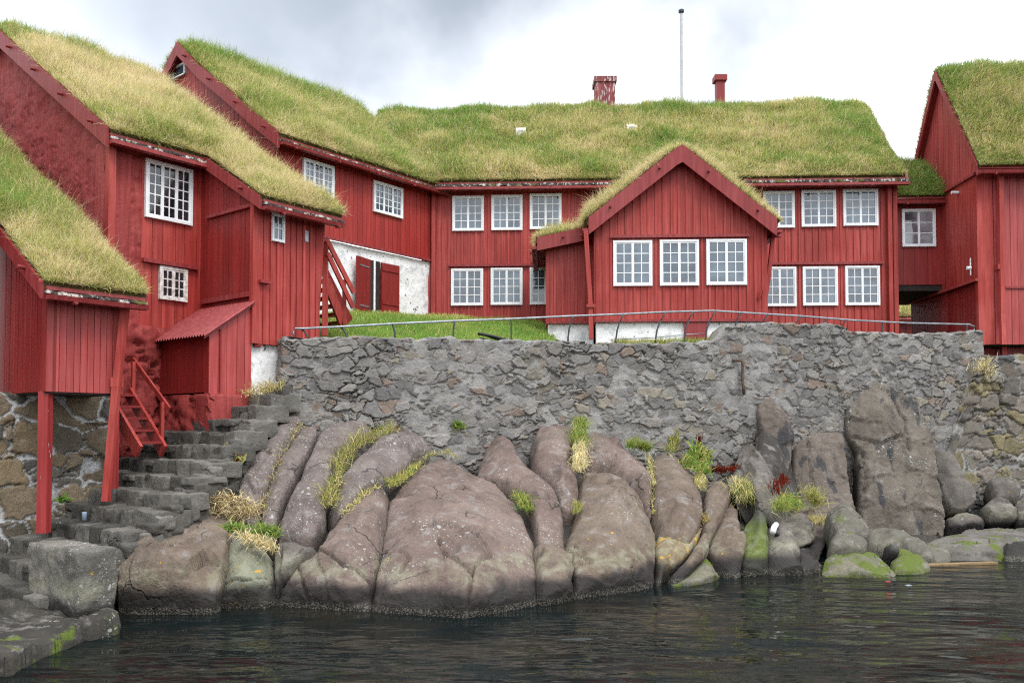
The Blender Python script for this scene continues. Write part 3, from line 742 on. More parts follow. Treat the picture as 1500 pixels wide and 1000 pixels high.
def smooth_poly(pts, step=5.0, grow=1.8):
    P = np.array(pts, float); n = len(P); out = []
    for i in range(n):
        p0, p1, p2, p3 = P[i - 1], P[i], P[(i + 1) % n], P[(i + 2) % n]
        k = max(2, int(np.hypot(*(p2 - p1)) / step))
        for j in range(k):
            t = j / k; out.append(0.5 * ((2 * p1) + (p2 - p0) * t + (2 * p0 - 5 * p1 + 4 * p2 - p3) * t * t + (3 * p1 - p0 - 3 * p2 + p3) * t ** 3) * 0.4 + (p1 + (p2 - p1) * t) * 0.6)
    out = np.array(out); q = np.c_[out, np.zeros(len(out))]
    tg = np.roll(out, -1, 0) - np.roll(out, 1, 0); nr_ = np.stack([tg[:, 1], -tg[:, 0]], -1) / (np.linalg.norm(tg, axis=1, keepdims=True) + 1e-9)
    ar = 0.5 * np.sum(out[:, 0] * np.roll(out[:, 1], -1) - np.roll(out[:, 0], -1) * out[:, 1])
    out = out + nr_ * (grow if ar > 0 else -grow)
    return out + np.stack([fbm(q, 0.05, 4, 51), fbm(q, 0.05, 4, 57)], -1) * 3.2


def seg_dist(P, poly, closed=True):
    A = poly; Bq = np.roll(poly, -1, 0) if closed else poly[1:]
    if not closed: A = poly[:-1]
    d = np.full(len(P), 1e9)
    for a, b in zip(A, Bq):
        ab = b - a; t = np.clip(((P - a) @ ab) / (ab @ ab + 1e-9), 0, 1); d = np.minimum(d, np.hypot(*(P - a - t[:, None] * ab).T))
    return d


def inside(P, poly):
    x, y = P.T; r = np.zeros(len(P), bool); x1, y1 = poly.T; x2, y2 = np.roll(poly, -1, 0).T
    for a, b, c_, d in zip(x1, y1, x2, y2):
        if b == d: continue
        r ^= ((b > y) != (d > y)) & (x < (c_ - a) * (y - b) / (d - b) + a)
    return r


NROCK = 0


def rock(label, pts, mat=ROCK, Y=None, bulge=0.16, R=None, thick=0.75, cracks=(), step=2.6, rough=0.05, off=0.0, name='boulder', cat='boulder', group='boulders along the shore', pw=1.45, facets=0.05, plane=1.0, mats2=None):
    """a boulder: outline on its leaning base face, swelling outwards with rounded rims, with a body of real depth behind"""
    global NROCK; NROCK += 1; sd_ = 100 + NROCK * 7
    poly = smooth_poly(pts); lo, hi = poly.min(0), poly.max(0); ext = hi - lo
    area_px = ext[0] * ext[1]; step = max(step, math.sqrt(area_px / 9000))
    mn = 2.0 * math.sqrt(area_px / math.pi) * min(1.0, min(ext) / max(ext) * 1.5)
    R = min(max(0.045 * mn, 3.5), 6) if R is None else min(R * 0.2, 7)
    gx, gy = np.meshgrid(np.arange(lo[0], hi[0], step), np.arange(lo[1], hi[1], step)); G = np.stack([gx.ravel(), gy.ravel()], -1)
    G = G + rng.uniform(-0.3, 0.3, G.shape) * step; G = G[inside(G, poly)]; G = G[seg_dist(G, poly) > step * 0.55]
    allp = np.r_[poly, G]; r = delaunay_2d_cdt([Vector(p) for p in allp], [], [list(range(len(poly)))], 1, 1e-4)
    P2 = np.array([tuple(v) for v in r[0]]); T = np.array([f for f in r[2] if len(f) == 3])
    px, py = P2.T
    def depth(px, py):
        if Y is None: return shoreY(px, py, pw) + off
        yb, Yb, yt, Yt = Y[:4]; e = Y[4] if len(Y) > 4 else 1.0
        t = np.clip((yb - py) / (yb - yt), 0, 1.2); return Yb + (Yt - Yb) * t ** e + off
    Bp = at(px, py, depth(px, py)); ce = Bp.mean(0); u_, s_, vt = np.linalg.svd(Bp - ce, full_matrices=False); nv = vt[2]
    if nv @ (np.array([0, 0, CAMH]) - ce) < 0: nv = -nv
    if nv[2] < -0.05: nv[2] = 0.05; nv /= np.linalg.norm(nv)
    d = seg_dist(P2, poly); t = np.clip(d / (R * (1 + 0.5 * fbm(Bp, 2.5, 2, sd_ + 21))), 0, 1); t2 = np.clip(d / (0.42 * mn), 0, 1)
    h = (0.05 + 0.75 * bulge) * (np.sqrt(1 - (1 - t) ** 2) - 0.94) + bulge * 0.75 * (1 - (1 - t2) ** 2)
    lump = fbm(Bp, 1.3, 3, sd_); h = h + rough * 1.6 * lump * (0.3 + 0.7 * t) + rough * 0.8 * fbm(Bp, 4.5, 5, sd_ + 3, 0.55) + 0.010 * fbm(Bp, 20.0, 3, sd_ + 5)
    if facets:
        f1, f2, rr, ux, uy = vor(Bp[:, 0] + 0.10 * fbm(Bp, 2.2, 4, sd_ + 11), Bp[:, 2] + 0.10 * fbm(Bp, 2.2, 4, sd_ + 12), 0.70, 0.55, sd_, off=True)
        h = h + 1.6 * facets * ((rr[0] - 0.5) * 0.6 + 1.6 * (rr[2] - 0.5) * ux + 1.6 * (rr[3] - 0.5) * uy) * sstep(f2 - f1, 0.0, 0.035) * t - facets * 0.6 * sstep(f2 - f1, 0.05, 0.0) * (rr[1] > 0.6)
    rs_r = np.random.default_rng(sd_); c2d = poly.mean(0); wq = np.stack([fbm(Bp, 2.2, 3, sd_ + 41), fbm(Bp, 2.2, 3, sd_ + 43)], -1); nk = 6; cut = np.zeros(len(P2))
    for k in range(nk):
        an = 2 * math.pi * (k + rs_r.random() * 0.8) / nk; dn = np.array([math.cos(an), math.sin(an)]); pr = (P2 - c2d) @ dn; E = ((poly - c2d) @ dn).max(); Lm = E / FPX * ce[1]
        q0 = rs_r.uniform(0.25, 0.7); sl = rs_r.uniform(0.15, 0.5) * plane; cut = np.minimum(cut, sl * Lm * (q0 - pr / E - 0.08 * wq[:, k % 2]))
    h = h - 0.13 * np.tanh(-cut / 0.13) + 0.02
    for k in range(2):                                              # low ledges
        an = math.pi / 2 + rs_r.uniform(-0.5, 0.5); dn = np.array([math.cos(an), math.sin(an)]); pr = (P2 - c2d) @ dn / (0.5 * ext[1]) + 0.22 * wq[:, k]
        h = h + plane * 0.03 * sstep(pr - rs_r.uniform(-0.5, 0.5), -0.03, 0.03) * t
    for ck in cracks:
        q = np.array(ck, float); ds = seg_dist(P2 + 3 * np.stack([fbm(Bp, 6, 3, 71), fbm(Bp, 6, 3, 77)], -1), q, False); h = h - 0.09 * np.exp(-(ds / 1.7) ** 2)
    V = Bp + nv * h[:, None]
    e = np.sort(np.concatenate([T[:, [0, 1]], T[:, [1, 2]], T[:, [2, 0]]]), 1); key = e[:, 0] * len(P2) + e[:, 1]
    uq, cnt = np.unique(key, return_counts=True); be = uq[cnt == 1]; a, b = be // len(P2), be % len(P2)
    rim = np.unique(np.r_[a, b]); mp = {int(i): len(V) + k for k, i in enumerate(rim)}
    nb = V[rim] - nv * thick * 0.75; cen = nb.mean(0); nb = nb + (cen - nb) * 0.12 + np.array([0, 0, -0.08]); mp2 = len(V) + len(rim)
    Q = np.array([[i, j, mp[int(j)], mp[int(i)]] for i, j in zip(a, b)]); Cf = np.array([[mp[int(i)], mp[int(j)], mp2] for i, j in zip(a, b)])
    V = np.r_[V, nb, [cen - nv * thick * 0.25]]
    o = np_mesh(name, V, [T, Q, Cf], mat, smooth=True)
    import bmesh
    bm = bmesh.new(); bm.from_mesh(o.data); bmesh.ops.recalc_face_normals(bm, faces=bm.faces); bm.to_mesh(o.data); bm.free()
    return tag(o, label, cat, group)


rock('leftmost tall leaning slab, beside the stone stairs', [(347, 728), (368, 678), (383, 636), (407, 603), (437, 600), (443, 618), (424, 640), (406, 672), (390, 716), (378, 762), (362, 770)], ROCK_LICHEN, bulge=0.12, rough=0.03)
rock('narrow tall slab just right of the leftmost leaning slab', [(445, 621), (461, 617), (465, 633), (452, 660), (437, 690), (419, 726), (407, 760), (402, 792), (383, 782), (384, 745), (398, 705), (414, 668), (430, 640)], ROCK_LICHEN, bulge=0.12, rough=0.03, off=0.05)
rock('long rounded leaning boulder left of the yellow grass strip', [(467, 638), (478, 618), (496, 607), (520, 606), (538, 614), (545, 626), (517, 642), (493, 664), (487, 692), (480, 732), (477, 758), (456, 794), (428, 788), (410, 786), (412, 760), (426, 728), (444, 690)], ROCK_LICHEN, bulge=0.18, rough=0.04)
rock('lichen speckled upper boulder between the yellow grass strip and the biggest boulder', [(490, 738), (500, 700), (524, 670), (554, 646), (590, 631), (607, 631), (622, 643), (634, 658), (607, 674), (588, 695), (566, 709), (545, 711), (527, 727), (513, 743), (496, 752)], ROCK_LICHEN, bulge=0.2, off=-0.1)
rock('wedge shaped boulder left of the biggest one, split off by a vertical crack', [(562, 713), (542, 714), (524, 731), (500, 755), (481, 782), (468, 806), (447, 824), (436, 832), (416, 857), (408, 862), (400, 900), (440, 908), (544, 912), (544, 862), (553, 820), (559, 784), (566, 742)], ROCK, bulge=0.2, cracks=[[(436, 832), (446, 860), (455, 892)], [(470, 815), (500, 840), (545, 858)]], step=2.4)
rock('biggest boulder, broad brown dome at the water with lichen spots', [(570, 728), (584, 707), (605, 683), (638, 662), (659, 664), (677, 678), (704, 696), (734, 706), (757, 727), (769, 752), (783, 785), (787, 840), (788, 902), (740, 912), (680, 920), (600, 916), (546, 912), (546, 862), (556, 815), (562, 780)], ROCK, bulge=0.26, R=46, rough=0.05, facets=0.04,
     cracks=[[(642, 812), (655, 840), (690, 857), (684, 905)], [(690, 800), (720, 830), (684, 860)], [(585, 820), (600, 840), (586, 850)], [(640, 792), (680, 798), (705, 790)]], step=2.4)
rock('small grey cracked rock under the lichen boulders, left end of the shore', [(401, 880), (403, 840), (408, 796), (426, 792), (455, 799), (462, 802), (440, 828), (415, 856)], ROCK_GREY, bulge=0.1, off=0.1)
rock('saddle shaped boulder in front of the masonry, right behind the biggest one', [(699, 694), (709, 660), (721, 637), (736, 633), (749, 645), (761, 669), (776, 684), (791, 696), (808, 710), (818, 726), (824, 745), (828, 800), (788, 798), (783, 760), (766, 727), (745, 709), (715, 702)], ROCK, bulge=0.2, cracks=[[(772, 735), (795, 742), (820, 735)]], off=0.05)
rock('squarish upright boulder left of the hanging grass clump', [(785, 632), (791, 621), (808, 618), (832, 623), (842, 630), (834, 660), (830, 684), (840, 691), (846, 699), (847, 735), (838, 748), (826, 746), (819, 727), (806, 706), (788, 689), (782, 676)], ROCK, bulge=0.2, cracks=[[(806, 703), (826, 698), (845, 702)]])
rock('long sloping boulder right of the hanging grass clump', [(861, 628), (882, 626), (901, 640), (919, 659), (937, 683), (953, 707), (957, 724), (957, 756), (948, 742), (931, 710), (913, 688), (889, 682), (870, 680), (859, 670)], ROCK, bulge=0.16)
rock('large flat faced round boulder at the water right of the biggest one', [(858, 687), (885, 683), (912, 690), (930, 711), (948, 744), (960, 776), (966, 802), (961, 836), (955, 880), (894, 890), (836, 894), (840, 850), (837, 812), (835, 791), (844, 764), (850, 740), (853, 710)], ROCK_BROWN, bulge=0.22, R=30, cracks=[[(868, 705), (890, 708), (900, 700)], [(843, 798), (855, 825), (862, 832)]], step=2.4)
rock('small round rock with an orange lichen spot, between the two large boulders', [(788, 800), (796, 792), (816, 797), (834, 809), (840, 824), (838, 842), (834, 862), (834, 894), (789, 900)], ROCK_BROWN, bulge=0.16)
rock('tall egg shaped boulder below the small green tuft', [(957, 668), (972, 661), (991, 668), (1009, 686), (1021, 710), (1027, 740), (1028, 767), (1015, 791), (1006, 798), (990, 790), (978, 789), (960, 768), (957, 740), (957, 706)], ROCK_BROWN, bulge=0.2, off=-0.05)
rock('orange and yellow lichened wedge below the egg shaped boulder', [(964, 784), (987, 791), (1006, 800), (1027, 770), (1032, 773), (1021, 796), (1006, 816), (988, 836), (974, 842), (968, 862), (960, 870), (962, 830)], rock_mat('orange_lichened_rock', (0.17, 0.13, 0.08), (0.24, 0.2, 0.11), 0.5, orange=1.3), bulge=0.12, off=0.08)
rock('slanting narrow rock beside the lichened wedge', [(985, 843), (1011, 813), (1032, 780), (1039, 800), (1038, 812), (1021, 830), (1001, 852), (990, 860)], ROCK_BROWN, bulge=0.12)
rock('low rock with bright green algae at the water below the slanting rock', [(972, 862), (998, 850), (1020, 832), (1036, 814), (1046, 826), (1049, 864), (1010, 872), (975, 876)], ROCK_MOSS, bulge=0.1, off=0.05)
rock('upright pointed boulder left of the drooping pale grass', [(1068, 737), (1081, 746), (1086, 788), (1085, 862), (1070, 862), (1062, 835), (1045, 818), (1042, 806), (1050, 779), (1059, 755)], ROCK_BROWN, bulge=0.14)
rock('wedge rock below the leafy plant with the red dock', [(1033, 722), (1044, 700), (1060, 697), (1070, 712), (1069, 737), (1057, 761), (1045, 788), (1038, 802), (1035, 782), (1028, 768)], ROCK_BROWN, bulge=0.14, off=-0.03)
rock('grey brown rock face above the drooping pale grass', [(1068, 716), (1073, 680), (1088, 654), (1104, 650), (1117, 671), (1124, 692), (1132, 722), (1136, 752), (1122, 750), (1100, 740), (1080, 742)], ROCK_GREY, bulge=0.14, off=0.02)
rock('dark wet rock with a patch of bright green algae', [(1087, 782), (1103, 752), (1108, 738), (1122, 752), (1127, 782), (1126, 832), (1126, 862), (1086, 862)], rock_mat('dark_algae_rock', (0.05, 0.05, 0.052), (0.09, 0.085, 0.08), 0.1, moss=1.0, orange=0), bulge=0.14, off=0.08)
rock('upright rock below the white pipe end', [(1136, 777), (1149, 760), (1161, 773), (1165, 790), (1166, 860), (1129, 860), (1130, 821), (1134, 790)], ROCK_GREY, bulge=0.14)
rock('small grey rock right of the white pipe end, at the waterline', [(1166, 858), (1166, 806), (1178, 797), (1191, 804), (1196, 821), (1206, 832), (1204, 856)], ROCK_GREY, bulge=0.12)
rock('small rock under the red stemmed tuft', [(1160, 762), (1176, 750), (1184, 768), (1182, 796), (1168, 802), (1163, 785)], ROCK_GREY, bulge=0.1, off=0.1)
rock('brown rock right of the red stemmed tuft', [(1176, 748), (1186, 738), (1205, 752), (1220, 780), (1202, 800), (1196, 830), (1184, 800), (1184, 770)], ROCK_BROWN, bulge=0.14, off=0.1)
rock('low grey dome before the foot of the cliff slab', [(1212, 749), (1229, 738), (1246, 738), (1262, 754), (1272, 770), (1273, 792), (1226, 794), (1219, 778)], ROCK_SHORE, bulge=0.16, Y=(792, 13.2, 738, 14.2))
rock('smooth oval rock before the low grey dome', [(1217, 790), (1238, 781), (1260, 783), (1272, 795), (1268, 808), (1240, 812), (1216, 808)], ROCK_SHORE, bulge=0.14, Y=(812, 12.6, 781, 13.2))
rock('flat mossy rock at the waterline, the larger of the two', [(1214, 808), (1240, 807), (1276, 807), (1294, 820), (1315, 838), (1312, 854), (1215, 856), (1200, 840)], ROCK_MOSS, bulge=0.12, Y=(850, 11.7, 806, 13.0))
rock('flat mossy rock at the waterline, the smaller of the two', [(1305, 812), (1312, 798), (1338, 806), (1358, 822), (1362, 836), (1340, 848), (1312, 846), (1303, 828)], ROCK_MOSS, bulge=0.1, Y=(845, 11.9, 798, 13.4))
rock('small dark rock standing between the mossy rocks', [(1299, 814), (1301, 797), (1311, 796), (1316, 812), (1310, 822)], ROCK_DARK, bulge=0.08, Y=(822, 12.6, 796, 12.8), thick=0.25)
rock('long low rock ledge running right from the low grey dome', [(1270, 774), (1300, 774), (1330, 784), (1365, 796), (1392, 803), (1396, 818), (1360, 824), (1320, 806), (1272, 796)], ROCK_SHORE, bulge=0.12, Y=(822, 12.9, 772, 14.6))
rock('great cliff slab with white droppings and a dark streak', [(1241, 572), (1248, 555), (1268, 553), (1298, 561), (1325, 576), (1341, 586), (1355, 609), (1364, 636), (1371, 678), (1380, 726), (1386, 782), (1330, 790), (1268, 788), (1263, 740), (1259, 657), (1246, 636), (1240, 616)], rock_mat('streaked_cliff_rock', (0.115, 0.098, 0.08), (0.15, 0.13, 0.105), 0.55, dark=0.3, orange=0.0, tide=False, speck=0.5, pale=(0.19, 0.17, 0.145)), bulge=0.05, R=15, Y=(785, 15.9, 555, 17.0), name='cliff_slab', cat='rock face', facets=0.06, plane=0.25, cracks=[[(1262, 660), (1268, 700), (1264, 745)], [(1246, 640), (1290, 650), (1320, 640)], [(1300, 575), (1325, 620), (1330, 660)]], step=2.6)
rock('brown cliff slab left of the great one, split by a dark crevice', [(1163, 700), (1166, 650), (1181, 639), (1199, 632), (1229, 630), (1238, 640), (1241, 690), (1247, 722), (1258, 765), (1262, 786), (1215, 770), (1180, 745)], ROCK_CLIFF, bulge=0.05, R=14, plane=0.3, Y=(780, 15.6, 630, 16.5), name='cliff_slab', cat='rock face', cracks=[[(1183, 645), (1187, 700), (1190, 740)]])
rock('upper pale cliff slab under the masonry bulge', [(1109, 584), (1127, 579), (1142, 594), (1154, 612), (1160, 642), (1158, 680), (1152, 702), (1130, 716), (1122, 690), (1116, 642)], ROCK_CLIFF, bulge=0.05, R=12, plane=0.3, Y=(716, 15.6, 580, 16.25), name='cliff_slab', cat='rock face')
rock('triangular slab leaning against the masonry right of the great cliff slab', [(1370, 657), (1398, 667), (1417, 700), (1431, 729), (1416, 746), (1394, 748), (1379, 723)], ROCK_GREY, bulge=0.08, R=10, Y=(748, 16.5, 657, 17.2), thick=0.4)
rock('tumbled stone slab on the ledge by the right edge', [(1441, 740), (1458, 730), (1482, 740), (1494, 756), (1480, 762), (1456, 762)], ROCK_GREY, bulge=0.1, R=8, Y=(762, 16.3, 730, 16.6), thick=0.5)
for i, (pts_, lb) in enumerate([([(1384, 762), (1410, 752), (1440, 756), (1442, 770), (1388, 774)], 'flat rubble stone at the foot of the masonry left of the tumbled slab'),
                               ([(1486, 742), (1502, 734), (1520, 748), (1516, 764), (1494, 764)], 'rubble stone at the right edge of the picture beside the tumbled slab'),
                               ([(1452, 700), (1478, 694), (1498, 708), (1492, 728), (1460, 730)], 'dark rubble stone lying above the tumbled slab')]):
    rock(lb, pts_, ROCK_GREY, bulge=0.09, R=8, Y=(775, 16.2, 690, 17.3), thick=0.4)
# ledge along the right shore
LEDGE = rock_mat('ledge_stone', (0.085, 0.08, 0.07), (0.14, 0.13, 0.115), 0.2, orange=0.1, moss=0.25, tide=False)
rock('low flat stone ledge at the right waterline', [(1350, 796), (1390, 782), (1470, 776), (1540, 776), (1640, 776), (1640, 792), (1500, 794), (1430, 798), (1380, 806)], LEDGE, bulge=0.04, R=8, Y=(806, 13.3, 776, 15.8), thick=0.5, name='stone_ledge', cat='ledge', group=None, plane=0.3, rough=0.02, facets=0.02)
rock('front face of the ledge, wet grey quay stone', [(1384, 804), (1432, 797), (1472, 797), (1472, 836), (1384, 840)], LEDGE, bulge=0.1, R=6, Y=(836, 13.1, 797, 13.5), thick=0.4, name='quay_stone', cat='quay stone', group='quay stones at the right edge', plane=0.3, rough=0.03)
rock('dark quay stone at the right edge of the picture', [(1474, 798), (1530, 792), (1600, 790), (1600, 832), (1474, 836)], ROCK_DARK, bulge=0.1, R=6, Y=(832, 13.1, 792, 13.5), thick=0.4, name='quay_stone', cat='quay stone', group='quay stones at the right edge', plane=0.3, rough=0.03)
# left foreground
rock('broad flat topped boulder at the foot of the stone stairs', [(172, 905), (172, 800), (152, 768), (190, 748), (260, 738), (312, 744), (345, 760), (332, 790), (318, 850), (310, 905), (240, 910)], ROCK_BROWN, bulge=0.2, R=20, Y=(895, 9.35, 740, 11.3, 2.3), thick=0.9, rough=0.05, cracks=[[(172, 800), (220, 802), (270, 808), (320, 790)], [(285, 840), (300, 826), (318, 820)]], step=2.4)
rock('greenish boulder with yellow lichen, right of the flat topped one', [(334, 800), (352, 786), (378, 792), (396, 812), (400, 840), (396, 905), (312, 905), (322, 850)], rock_mat('greenish_rock', (0.15, 0.16, 0.115), (0.24, 0.24, 0.18), 0.6, orange=0.8), bulge=0.18, Y=(895, 9.75, 786, 10.6, 1.5), cracks=[[(318, 868), (345, 866), (372, 868), (395, 858)]])
rock('mossy stone edge sloping into the water in the left corner', [(-60, 890), (0, 886), (60, 884), (120, 890), (172, 894), (172, 905), (120, 922), (60, 952), (0, 985), (-60, 1010)], rock_mat('wet_mossy_stone', (0.026, 0.025, 0.021), (0.05, 0.047, 0.039), 0.3, orange=0.0, moss=0.12, tide=False), bulge=0.08, R=14, Y=(980, 7.0, 884, 8.9), thick=0.5, name='stone_edge', cat='stone edge', group=None, plane=0.3, rough=0.07)


# ------------------------------------------------------------------ masonry
def masonry(parent, name, path, zb, zt, sx, sy, relief, mortar, mcol, seed, thick=0.45, res=0.02, hues=None, label=None, cat=None, edge=0.16, mort_n=0.8, top_j=0.05, group=None):
    P = np.array(path, float); d = np.r_[0, np.cumsum(np.hypot(*np.diff(P, axis=0).T))]; ns = int(d[-1] / res); s = np.linspace(0, d[-1], ns)
    X, Y = np.interp(s, d, P[:, 0]), np.interp(s, d, P[:, 1]); tx, ty = np.gradient(X), np.gradient(Y)
    kz = np.ones(9) / 9; pad = lambda q: np.convolve(np.pad(q, 4, 'edge'), kz, 'valid'); tx, ty = pad(tx), pad(ty); l = np.hypot(tx, ty); nx, ny = ty / l, -tx / l
    zbS = np.interp(s, d, zb); ztS = np.interp(s, d, zt)
    tr = _h(np.floor(s / 0.3 + 0.3 * np.sin(s * 5)).astype(np.int64), 0 * s.astype(np.int64), 0 * s.astype(np.int64), seed)
    ztS = ztS + top_j * (tr - 0.5) + 0.03 * fbm(np.stack([s, 0 * s, 0 * s], -1), 7, 3, seed)
    nz = int((ztS - zbS).max() / res); T = np.linspace(0, 1, nz); Z = zbS[:, None] + (ztS - zbS)[:, None] * T; Sg = np.repeat(s[:, None], nz, 1)
    q = np.stack([Sg, Z, 0 * Z], -1)
    wx, wy = Sg + 0.13 * fbm(q, 2.5, 3, seed) + 0.035 * fbm(q, 9, 3, seed + 1), Z + 0.11 * fbm(q, 2.5, 3, seed + 2) + 0.03 * fbm(q, 9, 3, seed + 3)
    f1, f2, r = vor(wx, wy, sx, sy, seed); g1, g2, r2 = vor(wx * 1.02 + 5, wy, sx * 0.45, sy * 0.5, seed + 40)
    small = (r[3] > 0.68); e = np.where(small, np.minimum(g2 - g1, 1.2 * (f2 - f1)), f2 - f1); rr = [np.where(small, b, a) for a, b in zip(r, r2)]
    st_h = sstep(e, 0.0, edge) ** 0.7 * relief * (0.55 + 0.9 * rr[0]) + 0.026 * fbm(q, 8, 5, seed + 5, 0.6) * 0.7 + 0.03 * (rr[1] - 0.5) * sstep(e, 0, edge)
    mo = relief * mortar + 0.022 * fbm(q, 6, 4, seed + 6) + relief * mort_n * fbm(q, 1.1, 3, seed + 8)
    is_m = mo > st_h; h = np.maximum(st_h, mo); h = h - 0.03 * sstep(e, 0.06, 0.0) * (rr[0] > 0.35) * (~is_m)
    V = np.stack([X[:, None] + nx[:, None] * h, Y[:, None] + ny[:, None] * h, Z], -1)
    hues = hues or [(0.13, 0.13, 0.13), (0.17, 0.165, 0.16), (0.10, 0.10, 0.105), (0.20, 0.18, 0.15), (0.16, 0.135, 0.125), (0.145, 0.15, 0.155)]
    A = np.array(hues); hi = np.minimum((rr[2] * len(A)).astype(int), len(A) - 1); C = A[hi] * (0.75 + 0.5 * rr[1][..., None])
    mc = np.array(mcol) * (0.8 + 0.5 * (0.5 + 0.5 * fbm(q, 4, 3, seed + 9)))[..., None]
    k = sstep(mo - st_h, -0.006, 0.008)[..., None]; C = C * (1 - k) + mc * k
    hole = (sstep(e, 0.06, 0.01) * (rr[0] > 0.35) * (~is_m))[..., None]; C = C * (1 - 0.65 * hole)
    top = np.stack([X - nx * thick, Y - ny * thick, ztS], -1); bot = np.stack([X - nx * thick, Y - ny * thick, zbS], -1)
    # coping: three rows back over the top
    rows = [V]; cols = [C]
    for fr_, dz in ((0.12, 0.02), (0.3, 0.03), (0.6, 0.015)):
        t3 = np.stack([X - nx * thick * fr_, Y - ny * thick * fr_, ztS + dz + 0.03 * fbm(np.stack([s, 0 * s + fr_ * 3, 0 * s], -1), 6, 3, seed)], -1); rows.append(t3[:, None, :]); cols.append(C[:, -1:, :])
    rows += [top[:, None, :], bot[:, None, :]]; cols += [C[:, -1:, :], C[:, :1, :]]
    Va = np.concatenate(rows, 1); Ca = np.concatenate(cols, 1); m = Va.shape[1]; idx = np.arange(ns * m).reshape(ns, m)
    Fq = np.stack([idx[:-1, :-1], idx[1:, :-1], idx[1:, 1:], idx[:-1, 1:]], -1).reshape(-1, 4)
    o = np_mesh(name, Va, Fq, MASON, parent, Ca.reshape(-1, 3), smooth=True)
    if label: tag(o, label, cat, group)
    return o


pa = [tuple(at(411, 497, 13.75)[:2]), tuple(at(417, 497, 13.22)[:2])] + list(zip(wX, wY))[1:]
zt_ = [wZ[0]] + list(wZ); zb_ = [1.4, 1.4] + list(np.interp(wpx[1:], [412, 700, 1050, 1240, 1437], [1.2, 0.8, 0.6, 0.3, 0.1]))
HW = [(0.205, 0.194, 0.181), (0.185, 0.178, 0.168), (0.228, 0.219, 0.206), (0.199, 0.183, 0.164), (0.152, 0.146, 0.140), (0.216, 0.193, 0.158), (0.190, 0.185, 0.178), (0.205, 0.161, 0.131), (0.181, 0.175, 0.170), (0.211, 0.201, 0.185), (0.173, 0.168, 0.161), (0.193, 0.184, 0.170)]
masonry(None, 'retaining_wall', pa, zb_, zt_, 0.25, 0.175, 0.058, 0.46, (0.245, 0.240, 0.230), 5, thick=0.34, hues=HW, label='long grey rubble stone retaining wall above the boulders', cat='stone wall', res=0.016, edge=0.09)
# masonry under the right hand house
B4F = Pan(FM, 'F', 18.95); B4U = 9.43
FW = [(1378, 17.44, 690), (1398, 17.50, 618), (1418, 17.56, 560), (1439, 17.62, 523), (1470, 17.85, 522), (1580, 18.3, 522), (2050, 18.6, 522)]
FWp = [tuple(at(a, 560, b)[:2]) for a, b, c_ in FW]; zt2 = [float(at(a, c_, b)[2]) for a, b, c_ in FW]
HB = [(0.16, 0.145, 0.12), (0.20, 0.18, 0.15), (0.13, 0.12, 0.11), (0.11, 0.11, 0.11), (0.20, 0.17, 0.10), (0.19, 0.165, 0.14)]
masonry(None, 'foundation_wall', FWp, [0] * 7, zt2, 0.46, 0.31, 0.085, 0.36, (0.28, 0.28, 0.265), 23, hues=HB, label='coarse rubble foundation wall with yellow stained stones under the right hand house', cat='stone wall', thick=0.3, res=0.022)

# ------------------------------------------------------------------ stone stairs
TONES = {}


def stone_block(acc, fr, u0, u1, v0, v1, z0, z1, seed, rnd=0.05, amp=0.022, res=7):
    """a worn block into acc (V list, F list)"""
    g = np.linspace(-1, 1, res); V, F, b = [], [], acc[2]
    for ax in range(3):
        for sg in (-1, 1):
            A, B_ = np.meshgrid(g, g, indexing='ij'); P = np.zeros((res, res, 3)); o = [k for k in range(3) if k != ax]
            P[..., ax] = sg; P[..., o[0]] = A; P[..., o[1]] = B_; V.append(P.reshape(-1, 3)); i = np.arange(res * res).reshape(res, res) + b
            f = np.stack([i[:-1, :-1], i[1:, :-1], i[1:, 1:], i[:-1, 1:]], -1).reshape(-1, 4)
            F.append(f if (sg > 0) ^ (ax == 1) else f[:, ::-1]); b += res * res
    V = np.concatenate(V); ext = np.array([u1 - u0, v1 - v0, z1 - z0]) / 2; c = np.array([u0 + u1, v0 + v1, z0 + z1]) / 2
    q = V * ext; lim = np.maximum(ext - rnd, ext * 0.3); core = np.clip(q, -lim, lim); dl = q - core; ln = np.linalg.norm(dl, axis=1, keepdims=True)
    q = np.where(ln > 1e-6, core + dl / (ln + 1e-9) * np.minimum(ln, rnd), q) + c
    w = fr.P(q[:, 0], q[:, 1], q[:, 2]); nz = np.stack([fbm(w, 4, 3, seed), fbm(w, 4, 3, seed + 9), fbm(w, 4, 3, seed + 19)], -1)
    acc[0].append(w + amp * nz * 2 + amp * 0.9 * np.stack([fbm(w, 13, 3, seed), fbm(w, 13, 3, seed + 2), fbm(w, 13, 3, seed + 4)], -1)); acc[1] += F; acc[2] = b; TONES.setdefault(id(acc), []).append(np.full(len(w), random.random()))


